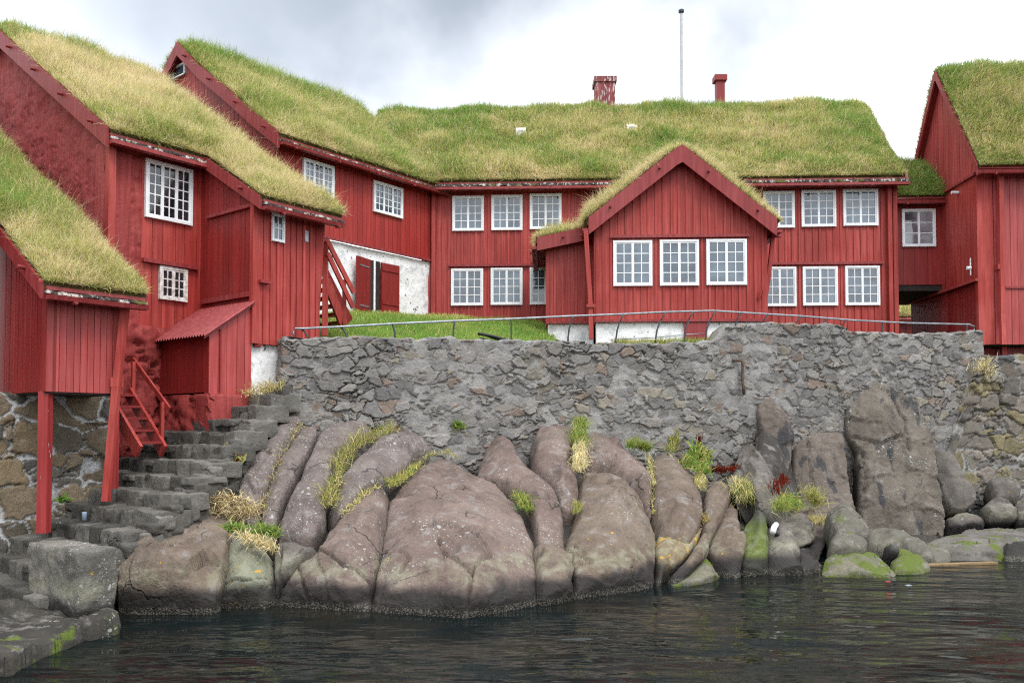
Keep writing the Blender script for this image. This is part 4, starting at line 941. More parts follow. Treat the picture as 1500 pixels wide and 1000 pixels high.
stair = thing('stone_staircase', FL.P(6.2, 10.7, 0.2), 'worn dark stone stairs climbing from the water between the left houses and the leaning slabs', 'stairs')
nst = 16; u_s = np.linspace(3.55, 8.35, nst)
VFX = ([3.5, 5.4, 6.0, 6.9, 7.6, 8.4], [9.2, 9.6, 9.85, 10.35, 10.75, 11.05]); VBX = ([3.5, 5.6, 5.9, 6.9, 7.1, 8.4], [11.9, 11.9, 12.5, 12.5, 11.75, 11.6])
def cut_up(a, b, lo, hi):
    c = [a]
    while c[-1] < b - lo: c.append(c[-1] + random.uniform(lo, hi))
    c[-1] = b
    return list(zip(c[:-1], c[1:]))
for k in range(nst):
    u0 = u_s[k]; z = 0.06 + (u0 - 3.8) * 0.585 + 0.19; run = u_s[1] - u_s[0]; vf, vb = float(np.interp(u0, *VFX)), float(np.interp(u0, *VBX)); acc = [[], [], 0]
    for a, b in cut_up(vf, vb, 0.16, 0.5):
        du = random.uniform(-0.035, 0.035); th = random.choice((0.10, 0.22, 0.24, 0.26))
        stone_block(acc, FL, u0 + du, min(u0 + run * 1.7, 8.5), a + 0.004, b - 0.004, z - th, z + random.uniform(-0.022, 0.012), random.randint(0, 999), rnd=0.022, amp=0.015, res=10)
        if th < 0.2: stone_block(acc, FL, u0 + du + random.uniform(0.0, 0.05), min(u0 + run * 1.6, 8.5), a + 0.006, b - 0.006, z - 0.42, z - 0.09, random.randint(0, 999), rnd=0.03, amp=0.022, res=8)
    np_mesh('step', np.concatenate(acc[0]), acc[1], STEP, stair, smooth=True, tone=np.concatenate(TONES.pop(id(acc))))
acc = [[], [], 0]
for k in range(17):       # rubble under the steps, on the open side
    u0 = 4.9 + 0.15 * k; vf = float(np.interp(u0, *VFX)); z = 0.06 + (u0 - 3.8) * 0.585; zz = z + 0.04
    while zz > z - 1.0:
        hgt_ = random.uniform(0.13, 0.24); j = random.uniform(-0.03, 0.03)
        stone_block(acc, FL, u0 - 0.09 + j, u0 + 0.09 + j * 0.5, vf - 0.10 + random.uniform(-0.04, 0.02), vf + 0.25, zz - hgt_, zz - 0.006, random.randint(0, 999), 0.035, 0.022, res=8); zz -= hgt_
np_mesh('side_rubble', np.concatenate(acc[0]), acc[1], STEP, stair, smooth=True, tone=np.concatenate(TONES.pop(id(acc))))
acc = [[], [], 0]; stone_block(acc, FL, 3.94, 4.36, 8.66, 9.80, -0.2, 0.80, 77, 0.045, 0.017, res=44)
tag(np_mesh('stone_block', np.concatenate(acc[0]), acc[1], ROCK_BLOCK, smooth=True), 'squared lichen covered block at the water beside the bottom steps', 'stone block')

# ------------------------------------------------------------------ houses on the left
LF = lambda q, p, z: FL.P(q, p, z)
# --- nearest house: bay on posts, at the left edge
U0, V0 = 4.52, 10.84
b0F, b0L = Pan(FL, 'F', V0), Pan(FL, 'L', U0)
u0r = b0F.hit(181, 500)[0]; zb0 = b0F.hit(65, 573)[1]
eF = Pan(FL, 'F', V0 - 0.22); ez = eF.hit(76, 424)[1]
h0 = thing('turf_house', FL.P(5.0, 11.2, 0.7), 'nearest red house at the left edge, its boarded bay standing on posts', 'house', 'red turf roofed houses')
pr0 = [(V0 - 0.22, ez), (12.0, ez + 0.90), (15.5, 6.75), (17.6, 8.2), (20.5, 6.2)]
S0 = 8.3
z0f = lambda v: float(np.interp(v, [p[0] for p in pr0], [p[1] for p in pr0])) - 0.08
wall(h0, b0F, U0, u0r, zb0, z0f(V0), RED_PINK, 'board', 0.082)
wall(h0, b0L, V0 + 0.001, 12.25, zb0, z0f, RED_DARK, 'board', 0.082)  # darker red than the front: the side's shade is in its colour
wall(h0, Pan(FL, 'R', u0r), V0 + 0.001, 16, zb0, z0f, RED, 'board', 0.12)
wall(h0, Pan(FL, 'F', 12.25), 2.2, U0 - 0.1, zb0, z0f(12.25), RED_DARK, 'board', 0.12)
MB().box(b0F, U0 + 0.02, u0r - 0.02, zb0 - 0.02, zb0 + 0.03, -1.2, -0.02).build('floor', DARK, h0)
roof(h0, LF, 4.40, 5.63, pr0[:2] + [(12.06, ez + 0.945)], dens=3600, blen=0.27, bw=0.010, dry=0.55, barge=(True, True), eaves=(True, False), seed=1, board_h=0.17)
roof(h0, LF, 2.2, 5.63, pr0[1:], dens=2600, blen=0.27, bw=0.011, dry=0.30, ridge_s=6.5, grass_s=(0, 7.2), barge=(False, False), eaves=(False, False), seed=2)
zt_ = zb0 - 0.01
masonry(h0, 'foundation', [tuple(FL.P(0.6, 11.95, 0)[:2]), tuple(FL.P(3.6, 11.75, 0)[:2]), tuple(FL.P(5.78, 11.75, 0)[:2]), tuple(FL.P(5.8, 12.6, 0)[:2])], [0.0] * 4, [zt_] * 4, 0.62, 0.42, 0.08, 0.52, (0.42, 0.43, 0.43), 61, thick=0.4, top_j=0.0, mort_n=0.25,
        hues=[(0.14, 0.11, 0.075), (0.19, 0.145, 0.09), (0.10, 0.09, 0.075), (0.085, 0.08, 0.07), (0.16, 0.125, 0.085), (0.12, 0.105, 0.08)], res=0.018, edge=0.11)
Yp = FL.P(4.6, V0 + 0.08, 0)[1]; pm = MB(); pm.bar(at(67, 573, Yp), at(64, 780, Yp), 0.12, 0.12, side=(1, 0, 0)); pm.build('post', RED_CHIPPED, h0)
Yq = FL.P(5.45, V0 - 0.1, 0)[1]
pm = MB(); pm.bar(at(168, 578, Yq + 0.25), at(166, 716, Yq + 0.25), 0.09, 0.09, side=(1, 0, 0)); pm.build('post', RED_CHIPPED, h0)
pipe_px(h0, [(184, 446, Yq - 0.05), (170, 572, Yq - 0.05), (155, 734, Yq - 0.15)], 0.085, RED)
pm = MB(); pm.bar(at(166, 560, Yq - 0.02), at(177, 560, Yq - 0.02), 0.15, 0.12, side=(0, 1, 0)); pm.build('pipe_bracket', RED, h0)

# --- tall house behind it with the stucco gable and the catslide over a boarded wing
V1, U1 = 12.94, 6.30; VB, UBl, UBr = 11.37, 7.82, 9.07
b1F, b1L = Pan(FL, 'F', V1), Pan(FL, 'L', U1); bbF, bbL, bbR = Pan(FL, 'F', VB), Pan(FL, 'L', UBl), Pan(FL, 'R', UBr)
h1 = thing('turf_house', FL.P(7.4, 13.0, 1.6), 'tall red house with rough stucco gable, straw coloured roof and boarded wing', 'house', 'red turf roofed houses')
e1z = Pan(FL, 'F', V1 - 0.25).hit(156, 197)[1]; ebz = Pan(FL, 'F', VB - 0.25).hit(388, 296)[1]
rkL = Pan(FL, 'L', U1 - 0.1); rv, rz_ = rkL.hit(2, 52)
RV1 = 17.2; sl1 = (rz_ - e1z) / (rv - V1 + 0.25); rz1 = e1z + sl1 * (RV1 - V1 + 0.25)
pr1 = [(V1 - 0.25, e1z), (rv, rz_), (RV1, rz1), (RV1 + 4.5, rz1 - 3.2)]
prb = [(VB - 0.25, ebz), (V1 - 0.25, e1z)]
z1f = lambda v: float(np.interp(v, [p[0] for p in pr1], [p[1] for p in pr1])) - 0.09
zbf = lambda v: float(np.interp(v, [p[0] for p in prb], [p[1] for p in prb])) - 0.09
rough_panel(h1, b1L, V1 - 0.02, 21.5, 1.2, z1f, 0.055, 2.0, RED_STUCCO, thick=0.3, pits=0.01, seed=4, res=0.026)
uw = b1F.hit(207, 300)[0]
rough_panel(h1, b1F, U1 - 0.1, uw, 1.2, e1z - 0.02, 0.07, 2.2, RED_STUCCO, thick=0.3, pits=0.02, seed=6, n_off=0.01, res=0.035)
zr = b1F.hit(230, 485)[1]
wall(h1, b1F, uw, UBl + 0.3, zr - 0.15, e1z - 0.02, RED, 'board', 0.19)
rough_panel(h1, b1F, U1 - 0.2, UBl + 0.2, 1.0, zr + 0.05, 0.14, 1.5, RED_STUCCO, name='foundation', thick=0.3, seed=8, n_off=0.14, pits=0.10)
cpx = b1F.hit(158, 250)[0]; strip(h1, b1F, cpx - 0.05, cpx + 0.06, zr, e1z - 0.03, 0.02, 0.14, RED, 'corner_post')
window(h1, b1F, 212, 281, 232, 318, 3, 2, 5, glass=GLASS_DARK)
window(h1, b1F, 232, 273, 389, 438, 2, 2, 3, mat=WHITE_OLD, glass=GLASS_DARK)
ua, za = b1F.hit(207, 379); ub_, _ = b1F.hit(288, 395); strip(h1, b1F, ua, ub_, za - 0.05, za + 0.012, 0.0, 0.085, RED_TRIM)
# wing
zpl = bbF.hit(375, 503)[1]
wall(h1, bbF, UBl, UBr, zpl, zbf(VB), RED, 'batten', 0.128)
wall(h1, bbL, VB + 0.001, V1 + 0.1, zpl - 0.05, zbf, RED_DARK, 'board', 0.15)  # shaded side of the wing, painted in the darker red
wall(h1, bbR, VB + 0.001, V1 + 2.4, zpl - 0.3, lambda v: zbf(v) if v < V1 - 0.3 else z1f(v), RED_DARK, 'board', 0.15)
strip(h1, bbF, UBl - 0.07, UBl + 0.055, zpl, zbf(VB), -0.06, 0.028, RED, 'corner_post')
va, za = bbL.hit(362, 304); strip(h1, bbL, VB + 0.05, V1 - 0.25, za - 0.025, za + 0.03, 0.0, 0.06, RED_TRIM)
va, za = bbL.hit(361, 434); strip(h1, bbL, VB - 0.01, V1 - 0.1, za - 0.02, za + 0.06, 0.0, 0.06, RED_TRIM)
rough_panel(h1, bbF, UBl - 0.02, UBr + 0.1, 2.0, zpl - 0.004, 0.05, 2.5, WASH, name='plinth', thick=0.3, seed=9, n_off=-0.06)
rough_panel(h1, bbL, VB + 0.4, V1, 2.0, zpl - 0.06, 0.05, 2.5, RED_STUCCO, name='plinth', thick=0.3, seed=10, n_off=-0.04)
window(h1, bbF, 396.5, 415, 312, 353, 1, 2, 2, fw=0.028, sf=0.016)
ua, za = bbF.hit(377, 412); ub_, _ = bbF.hit(392, 412); strip(h1, bbF, ua, ub_, za - 0.025, za + 0.02, 0.0, 0.09, RED_CHIPPED, 'peg_rail')
ua, za = bbF.hit(445, 345); strip(h1, bbF, ua, ua + 0.07, za - 0.10, za + 0.08, 0.02, 0.034, IRON, 'peeled_patch')  # patch of peeled paint, laid on as a thin grey plate
roof(h1, LF, UBl - 0.07, 9.29, prb + [(V1 - 0.1, e1z + 0.15 * sl1)], dens=3300, blen=0.27, bw=0.011, dry=0.80, eaves=(True, False), seed=3, board_h=0.17)
roof(h1, LF, U1 - 0.16, 9.20, pr1, dens=2900, blen=0.25, bw=0.012, dry=0.76, ridge_s=math.hypot(RV1 - V1, rz1 - e1z), grass_s=(0, 7.6), eaves=(False, False), seed=4, board_h=0.26, green_ridge=0.45, barge=(True, True))
em = MB(); eb = MB(); pe = V1 - 0.25           # eave only left of the wing
em.hexa([FL.P(a, v, z) for a, v, z in ((U1 - 0.16, pe, e1z), (UBl - 0.1, pe, e1z), (UBl - 0.1, pe - 0.035, e1z - 0.01), (U1 - 0.16, pe - 0.035, e1z - 0.01), (U1 - 0.16, pe + 0.05, e1z + 0.19), (UBl - 0.1, pe + 0.05, e1z + 0.19), (UBl - 0.1, pe + 0.015, e1z + 0.19), (U1 - 0.16, pe + 0.015, e1z + 0.19))])
eo = em.build('eave_board', RED_TRIM, h1)
for a in np.arange(U1 - 0.16, UBl - 0.12, 0.06):
    o1 = 0.05 + 0.07 * random.random(); eb.hexa([FL.P(x, v, z) for x, v, z in ((a, pe + 0.02, e1z - 0.06), (a + 0.06, pe + 0.02, e1z - 0.06), (a + 0.06, pe - o1, e1z - 0.06), (a, pe - o1, e1z - 0.06), (a, pe + 0.02, e1z - 0.015), (a + 0.06, pe + 0.02, e1z - 0.015), (a + 0.06, pe - o1, e1z - 0.02), (a, pe - o1, e1z - 0.02))])
eb.build('bark_edge', BARK, eo)
MB().bar(FL.P(U1 - 0.16, pe - 0.05, e1z - 0.10), FL.P(UBl - 0.05, pe - 0.05, e1z - 0.10), 0.11, 0.06).build('gutter', RED_TRIM, h1)
Yd = FL.P(9.15, VB - 0.12, 0)[1]
pipe_px(h1, [(472, 324, Yd), (466, 420, Yd), (461, 496, Yd)], 0.085, RED)

# --- corrugated shed against the wing
sh = thing('shed', FL.P(7.4, 12.0, 2.5), 'small lean-to shed with a corrugated red roof beside the boarded wing', 'shed')
VS, US = VB + 0.03, 7.05; sF, sL = Pan(FL, 'F', VS), Pan(FL, 'L', US)
zl_ = sF.hit(305, 484)[1]; zh_ = sF.hit(360, 441)[1]; zs0 = sF.hit(306, 576)[1]
us1 = UBl - 0.04; sz = lambda u: zl_ + (zh_ - zl_) * (u - US) / (us1 - US) - 0.03
wall(sh, sF, US, us1, zs0, sz, RED_PINK, 'board', 0.155, name='front_wall')
wall(sh, sL, VS + 0.001, V1 - 0.1, zs0 + 0.02, sz(US), RED_DARK, 'board', 0.17, name='side_wall')  # left face gets the darker red as painted shade
A, Bq = np.meshgrid(np.arange(VS - 0.1, V1 - 0.02, 0.012), np.linspace(US - 0.13, us1, 6), indexing='ij')
Zr = zl_ + (zh_ - zl_) * (Bq - US) / (us1 - US) + 0.016 * np.sin(A * 2 * math.pi / 0.076) + 0.012
idx = np.arange(A.size).reshape(A.shape); Fq = np.stack([idx[:-1, :-1], idx[1:, :-1], idx[1:, 1:], idx[:-1, 1:]], -1).reshape(-1, 4)
Vr = np.r_[FL.P(Bq, A, Zr).reshape(-1, 3), FL.P(Bq, A, Zr - 0.006).reshape(-1, 3)]
np_mesh('roof', Vr, [Fq, Fq[:, ::-1] + A.size], red_mat('corrugated_red_paint', (0.26, 0.034, 0.035), (0.34, 0.066, 0.07), 0.8, 0.45), sh, smooth=True)
strip(sh, sF, US - 0.1, us1, sz(US - 0.1) - 0.03, sz(US - 0.1) + 0.045, 0.006, 0.04, RED_TRIM, 'bargeboard', sz(us1) - 0.03, sz(us1) + 0.045)
rough_panel(sh, sL, VS - 0.05, V1, 1.6, zs0 - 0.004, 0.14, 1.8, RED_STUCCO, name='base', thick=0.9, seed=14, n_off=0.02, pits=0.08)
rough_panel(sh, sF, US - 0.02, us1, 1.8, zs0 - 0.004, 0.12, 1.8, RED_STUCCO, name='base', thick=0.3, seed=15, n_off=-0.03, pits=0.08)
da, _ = sF.hit(322, 520); strip(sh, sF, da - 0.012, da + 0.012, zs0 + 0.02, sz(da) - 0.06, 0.0, 0.03, RED_DARK, 'door_batten')

# --- red steps by the stucco wall
rs = thing('wooden_steps', FL.P(6.4, 11.6, 1.6), 'short flight of red wooden steps with a handrail beside the leaning downpipe post', 'steps')
Pst = Pan(FL, 'R', 6.62); w0 = 6.62
for uu in (6.00, 6.36):
    MB().bar(FL.P(uu, 12.42, 2.56), FL.P(uu, 11.40, 1.70), 0.045, 0.20, side=(FL.e1[0], FL.e1[1], 0)).build('stringer', RED, rs)
for k in range(5):
    t = (k + 0.5) / 5; v = 12.42 - 1.02 * t; z = 2.56 - 0.86 * t
    MB().hexa([FL.P(a, b, c) for c in (z + 0.02, z + 0.055) for a, b in ((6.02, v - 0.10), (6.34, v - 0.10), (6.34, v + 0.10), (6.02, v + 0.10))]).build('tread', RED_DARK, rs)
for v, z, h in ((12.36, 2.5, 0.52), (11.52, 1.82, 0.58)): MB().bar(FL.P(6.395, v, z), FL.P(6.395, v, z + h), 0.045, 0.05, side=(FL.e1[0], FL.e1[1], 0)).build('rail_post', RED, rs)
MB().bar(FL.P(6.435, 12.45, 3.06), FL.P(6.435, 11.40, 2.30), 0.03, 0.07, side=(FL.e1[0], FL.e1[1], 0)).build('handrail', RED, rs)
MB().hexa([FL.P(a, b, c) for c in (2.50, 2.55) for a, b in ((5.75, 12.3), (6.38, 12.3), (6.38, 12.85), (5.75, 12.85))]).build('landing', RED_DARK, rs)

# --- house with the whitewashed basement
V2, U2 = 14.26, 10.32; b2F, b2L = Pan(FL, 'F', V2), Pan(FL, 'L', U2); U2r = 14.72
h2 = thing('turf_house', FL.P(12.5, 14.3, 4.5), 'red house with whitewashed stone basement, turned at an angle to the long house', 'house', 'red turf roofed houses')
rk2 = Pan(FL, 'L', U2 - 0.15); pts2 = [rk2.hit(*p) for p in ((425, 205), (368, 168), (335, 138), (293, 103), (262, 70))]
e2v, e2z = V2 - 0.25, Pan(FL, 'F', V2 - 0.25).hit(427, 208)[1]
pr2 = [(e2v, e2z)] + [(v, z) for v, z in pts2[1:]]; apv, apz = pr2[-1]
pr2 += [(apv + (apv - v), z) for v, z in pr2[-2::-1]]
z2f = lambda v: float(np.interp(v, [p[0] for p in pr2], [p[1] for p in pr2])) - 0.10
zt2_ = b2F.hit(474, 347)[1]
zg2 = 4.1
wall(h2, b2F, U2, U2r, zt2_, z2f(V2), RED_BRIGHT, 'board', 0.13)
wall(h2, b2L, V2 + 0.001, apv + (apv - V2), 3.5, z2f, RED, 'board', 0.13, knots=(apv,))
strip(h2, b2F, U2, U2r, zt2_ - 0.03, zt2_ + 0.03, 0.004, 0.05, RED_TRIM)
rough_panel(h2, b2F, U2 - 0.0, U2r - 0.02, 3.6, zt2_ - 0.034, 0.045, 2.2, WASH, name='basement_wall', thick=0.3, seed=16, n_off=-0.05)
window(h2, b2F, 443, 488, 231, 281, 3, 2, 4); window(h2, b2F, 546, 588.5, 264, 310, 3, 2, 4)
window(h2, b2L, 256, 272, 100, 118, 1, 1, 1, fw=0.03, sf=0.012)
S2 = 0.0
sl2 = [math.hypot(pr2[i + 1][0] - pr2[i][0], pr2[i + 1][1] - pr2[i][1]) for i in range(4)]; ridge2 = sum(sl2)
roof(h2, LF, U2 - 0.16, 15.6, pr2, dens=2100, blen=0.27, bw=0.014, dry=0.44, ridge_s=ridge2, grass_s=(0, ridge2 + 0.7), seed=5, board_h=0.27, barge=(True, False), eave_h=0.14)
# open double doors in the basement
ua, zd1 = b2F.hit(543, 381); ub_, _ = b2F.hit(555, 381); zd0 = b2F.hit(543, 460)[1]
strip(h2, b2F, ua - 0.03, ub_ + 0.02, zd0, zd1, -0.05, 0.02, DARK, 'doorway_shade'); strip(h2, b2F, ua + 0.07, ua + 0.12, zd0, zd1, 0.0, 0.03, WHITE, 'door_jamb')  # dark strip stands for the shaded opening, no hole behind it
uc, _ = b2F.hit(582, 390); dl = MB().box(b2F, ub_ + 0.02, uc, zd0 + 0.05, zd1 - 0.02, 0.03, 0.075, tone=0.3)
for zz in (zd0 + 0.25, zd1 - 0.2): dl.box(b2F, ub_ + 0.04, uc - 0.02, zz, zz + 0.09, 0.07, 0.095, tone=0.3)
dl.build('door', RED_DARK, h2)
L0 = Vector(b2F.P(ua - 0.03, zd0, 0.03)); dv = (Vector(b2F.P(ua - 0.52, zd0, 0.16)) - L0)
dm = MB(); hgt = Vector((0, 0, zd1 - zd0)); tn = Vector((dv.y, -dv.x, 0)).normalized() * 0.045
dm.hexa([L0, L0 + dv, L0 + dv + tn, L0 + tn, L0 + hgt, L0 + dv + hgt, L0 + dv + tn + hgt, L0 + tn + hgt], 0.3); dd = dm.build('door', RED_DARK, h2)
hm = MB()
for t in (0.12, 0.85): hm.bar(L0 + hgt * t + dv * 0.1 - tn * 0.1, L0 + hgt * t + dv * 0.8 - tn * 0.1, 0.012, 0.03)
hm.build('hinge', IRON, dd)

# --- steep red steps in the passage
ps = thing('wooden_steps', FL.P(9.6, 11.9, 3.6), 'steep red wooden stair with two handrails in the passage beside the boarded wing', 'steps')
for k in range(7):
    t = k / 6; px = 473 + 31 * t; py = 399 + 73 * t; Y = 14.55 + 0.6 * t; a = Vector(at(px, py, Y)); d_ = Vector((FL.e2[0], FL.e2[1], 0)); e_ = Vector((FL.e1[0], FL.e1[1], 0))
    MB().hexa([a - e_ * 0.10 + Vector((0, 0, z)) + d_ * y + e_ * x for z in (-0.02, 0.02) for x, y in ((0, 0), (0.2, 0), (0.2, 0.6), (0, 0.6))]).build('tread', RED_TRIM, ps)
MB().bar(at(478, 412, 14.5), at(503, 476, 15.05), 0.05, 0.17, side=(FL.e2[0], FL.e2[1], 0)).build('stringer', RED, ps)
MB().bar(at(474, 395, 14.9), at(512, 470, 15.6), 0.05, 0.15, side=(FL.e2[0], FL.e2[1], 0)).build('stringer', RED_DARK, ps)
for p, q, w in (((477, 350, 14.45), (476, 492, 14.45), 0.085), ((504, 410, 15.0), (505, 475, 15.0), 0.06)): MB().bar(at(*p), at(*q), w, w, side=(1, 0, 0)).build('newel', RED, ps)
for p, q in (((478, 350, 14.4), (518, 428, 15.0)), ((480, 371, 14.4), (517, 450, 15.0))): MB().bar(at(*p), at(*q), 0.035, 0.085, side=(FL.e2[0], FL.e2[1], 0)).build('handrail', RED, ps)
MB().bar(at(462, 350, 14.2), at(480, 351, 14.45), 0.04, 0.08).build('handrail', RED, ps)

# ------------------------------------------------------------------ the long house
MV = 20.31; mF = Pan(FM, 'F', MV); MF = lambda q, p, z: FM.P(q, p, z)
mu0, mu1 = mF.hit(630, 300)[0], mF.hit(1313, 300)[0]
h3 = thing('turf_house', FM.P((mu0 + mu1) / 2, MV, 3.8), 'long two storey red house with a wide green turf roof across the middle', 'house', 'red turf roofed houses')
emz = Pan(FM, 'F', MV - 0.3).hit(900, 267)[1]
mrv = MV + 3.45; mrz = float(at(900, 163, FM.P(2.8, mrv, 0)[1])[2]); mprof = [(MV - 0.3, emz), (MV + 1.0, emz + (mrz - emz) * 0.335), (mrv, mrz), (mrv + 3.6, emz)]
zmf = lambda v: float(np.interp(v, [p[0] for p in mprof], [p[1] for p in mprof])) - 0.1
wall(h3, mF, mu0 - 0.2, mu1, 3.6, zmf(MV), RED, 'batten', 0.160)
wall(h3, Pan(FM, 'R', mu1), MV + 0.001, mrv + 3.3, 3.6, zmf, RED, 'batten', 0.17, knots=(mrv,))
for xl, xr, yt, yb in ((663, 709, 288, 339), (720, 765.5, 286.5, 338), (776, 822.5, 284.5, 336.5), (1117, 1163, 281, 334.5), (1173, 1223.5, 279.5, 333), (1234, 1285, 278, 331.5),
                       (661, 708, 394, 448), (719, 765.5, 393, 447), (776, 822, 392, 446.5), (1117, 1165.5, 391.5, 449), (1175, 1226, 391, 448), (1237, 1287.5, 390, 447.5)):
    window(h3, mF, xl, xr, yt, yb, 2, 2, 4)
for x0, x1, y in ((657, 828, 389), (1112, 1293, 386.5)):
    a0_, z_ = mF.hit(x0, y); a1_, _ = mF.hit(x1, y); strip(h3, mF, a0_, a1_, z_ - 0.035, z_ + 0.025, 0.0, 0.075, RED_TRIM)
mul = mF.hit(516, 300)[0]
rs_ = math.hypot(mrv - MV + 0.3, mrz - emz)
MFS = lambda q, p, z: FM.P(q + 0.13 * np.clip(np.asarray(p, float) - MV + 0.3, 0, 4) * sstep(np.asarray(q, float), mu1 - 4.0, mu1), p, z)
roof(h3, MFS, mul, mu1 + 0.07, mprof, dens=2100, blen=0.21, bw=0.017, dry=0.33, ridge_s=rs_, grass_s=(0, rs_ + 0.8), seed=6, barge=(False, True), eaves=(False, False), board_h=0.2, green_ridge=0.35)
for a, b in ((mF.hit(641, 265)[0], mF.hit(900, 265)[0]), (mF.hit(1085, 265)[0], mu1 + 0.16)):   # eave either side of the front gable
    em, bk, gt = MB(), MB(), MB(); pe, ze = MV - 0.3, emz; seg = np.linspace(a, b, 4)
    for s0, s1 in zip(seg[:-1], seg[1:]): em.hexa([FM.P(q, v, z) for q, v, z in ((s0 + .006, pe, ze), (s1 - .006, pe, ze), (s1 - .006, pe - .035, ze - .01), (s0 + .006, pe - .035, ze - .01), (s0 + .006, pe + .05, ze + .19), (s1 - .006, pe + .05, ze + .19), (s1 - .006, pe + .015, ze + .19), (s0 + .006, pe + .015, ze + .19))])
    eo = em.build('eave_board', RED_TRIM, h3)
    for q in np.arange(a, b - 0.05, 0.08):
        o1, o2 = 0.05 + 0.08 * random.random(), 0.02 * random.random(); bk.hexa([FM.P(x, v, z) for x, v, z in ((q, pe + .02, ze - .07 - o2), (q + .08, pe + .02, ze - .07 - o2), (q + .08, pe - o1, ze - .07 - o2), (q, pe - o1, ze - .07 - o2), (q, pe + .02, ze - .012), (q + .08, pe + .02, ze - .012), (q + .08, pe - o1, ze - .022), (q, pe - o1, ze - .022))])
    bk.build('bark_edge', BARK, eo)
    gt.bar(FM.P(a, pe - 0.05, ze - 0.125), FM.P(b, pe - 0.05, ze - 0.125), 0.12, 0.06, tone=0.5)
    for q in np.arange(a + 0.5, b, 1.2): gt.tube([FM.P(q, pe - 0.08, ze - 0.16), FM.P(q, pe - 0.16, ze - 0.16)], 0.025, 6, 0.9)
    gt.build('gutter', RED_TRIM, h3)
for px, y0, y1 in ((636, 283, 470), (1300, 266, 490)):
    a_, z1_ = mF.hit(px, y0); _, z0_ = mF.hit(px, y1); strip(h3, mF, a_ - 0.045, a_ + 0.045, z0_, z1_, 0.03, 0.12, RED, 'downpipe')
a_, _ = mF.hit(1313, 300); strip(h3, mF, a_ - 0.09, a_ + 0.01, 3.6, zmf(MV), 0.0, 0.03, RED, 'corner_post')
Yr = 23.6
CHIM = red_mat('flaking_red_brick', (0.16, 0.03, 0.034), (0.25, 0.075, 0.08), 0.9, 0.8, chips=0.16)
c0 = at(871, 158, Yr); c1 = at(903, 158, Yr); zt = float(at(887, 120, Yr)[2]); ztt = float(at(887, 112, Yr)[2])
def chimney(x0, x1, y, z0, z1, z2, mat, flare=0.06):
    m = MB(); d = x1 - x0
    m.hexa([(x0, y, z0), (x1, y, z0), (x1, y + d, z0), (x0, y + d, z0), (x0, y, z1), (x1, y, z1), (x1, y + d, z1), (x0, y + d, z1)])
    m.hexa([(x0 - flare, y - flare, z1), (x1 + flare, y - flare, z1), (x1 + flare, y + d + flare, z1), (x0 - flare, y + d + flare, z1), (x0 - flare, y - flare, z2), (x1 + flare, y - flare, z2), (x1 + flare, y + d + flare, z2), (x0 - flare, y + d + flare, z2)])
    m.hexa([(x0 + .1, y + .1, z2), (x1 - .1, y + .1, z2), (x1 - .1, y + d - .1, z2), (x0 + .1, y + d - .1, z2), (x0 + .1, y + .1, z2 + .05), (x1 - .1, y + .1, z2 + .05), (x1 - .1, y + d - .1, z2 + .05), (x0 + .1, y + d - .1, z2 + .05)])
    return m.build('chimney', mat, h3)
chimney(c0[0] + 0.03, c1[0] - 0.03, Yr, mrz - 0.6, zt, ztt, CHIM, 0.04)
c0 = at(1050, 150, 25.2); c1 = at(1062, 150, 25.2); chimney(c0[0], c1[0], 25.2, mrz - 2.2, float(at(1050, 118, 25.2)[2]), float(at(1050, 110, 25.2)[2]), RED_DARK, 0.06)
for px, py in ((763, 196), (925, 191)):
    t = (MV + 1.9); zc = zmf(t) + 0.28; a_ = float(at(px, py, 22.1)[0]); m = MB(); u_ = FM.uv(a_, 22.1)[0]
    zc = float(at(px, py + 4, FM.P(u_, t, 0)[1])[2])
    m.hexa([FM.P(u_ + x, t + y, zc + z) for x, y, z in ((-.13, -.18, -.06), (.13, -.18, -.06), (.13, .18, .14), (-.13, .18, .14), (-.13, -.20, .11), (.13, -.20, .11), (.13, .16, .30), (-.13, .16, .30))]); m.build('skylight', WHITE_OLD, h3)

# ------------------------------------------------------------------ front gable house
GV, LV = 17.3, 18.0; gF, lF = Pan(FM, 'F', GV), Pan(FM, 'F', LV); gR = Pan(FM, 'F', GV - 0.2)
g0, g1 = gF.hit(872, 420)[0], gF.hit(1123, 420)[0]; zpl = gF.hit(950, 470)[1]
au, az = gR.hit(998, 222); el, elz = gR.hit(862, 329); er, erz = gR.hit(1137, 331); ll, llz = Pan(FM, 'F', LV - 0.2).hit(787, 356)
h4 = thing('turf_house', FM.P((g0 + g1) / 2, GV, 3.7), 'small red gabled house facing the water before the long house', 'house', 'red turf roofed houses')
gz = lambda u: float(np.interp(u, [el, au, er], [elz, az, erz])) - 0.1
wall(h4, gF, g0, g1, zpl, gz, RED, 'batten', 0.152, knots=(au,))
wall(h4, Pan(FM, 'L', g0), GV + 0.001, MV - 0.15, zpl, gz(g0), RED, 'batten', 0.16)
wall(h4, Pan(FM, 'R', g1), GV + 0.001, MV - 0.15, zpl, gz(g1), RED, 'batten', 0.16)
strip(h4, gF, g0 - 0.02, g1 + 0.02, zpl - 0.025, zpl + 0.03, 0.004, 0.06, RED_TRIM, 'sill_board')
for xl, xr, yt, yb in ((898, 955, 353, 419.5), (966, 1023, 352, 419), (1034, 1093, 351, 418)): window(h4, gF, xl, xr, yt, yb, 2, 2, 4)
a0_, z_ = gF.hit(893, 347.5); a1_, _ = gF.hit(1097, 346); strip(h4, gF, a0_, a1_, z_ - 0.03, z_ + 0.03, 0.0, 0.08, RED_TRIM)
rough_panel(h4, gF, g0 + 0.02, g1 - 0.02, 3.2, zpl - 0.03, 0.03, 2.0, WASH, name='plinth', thick=0.3, seed=21, n_off=-0.04)
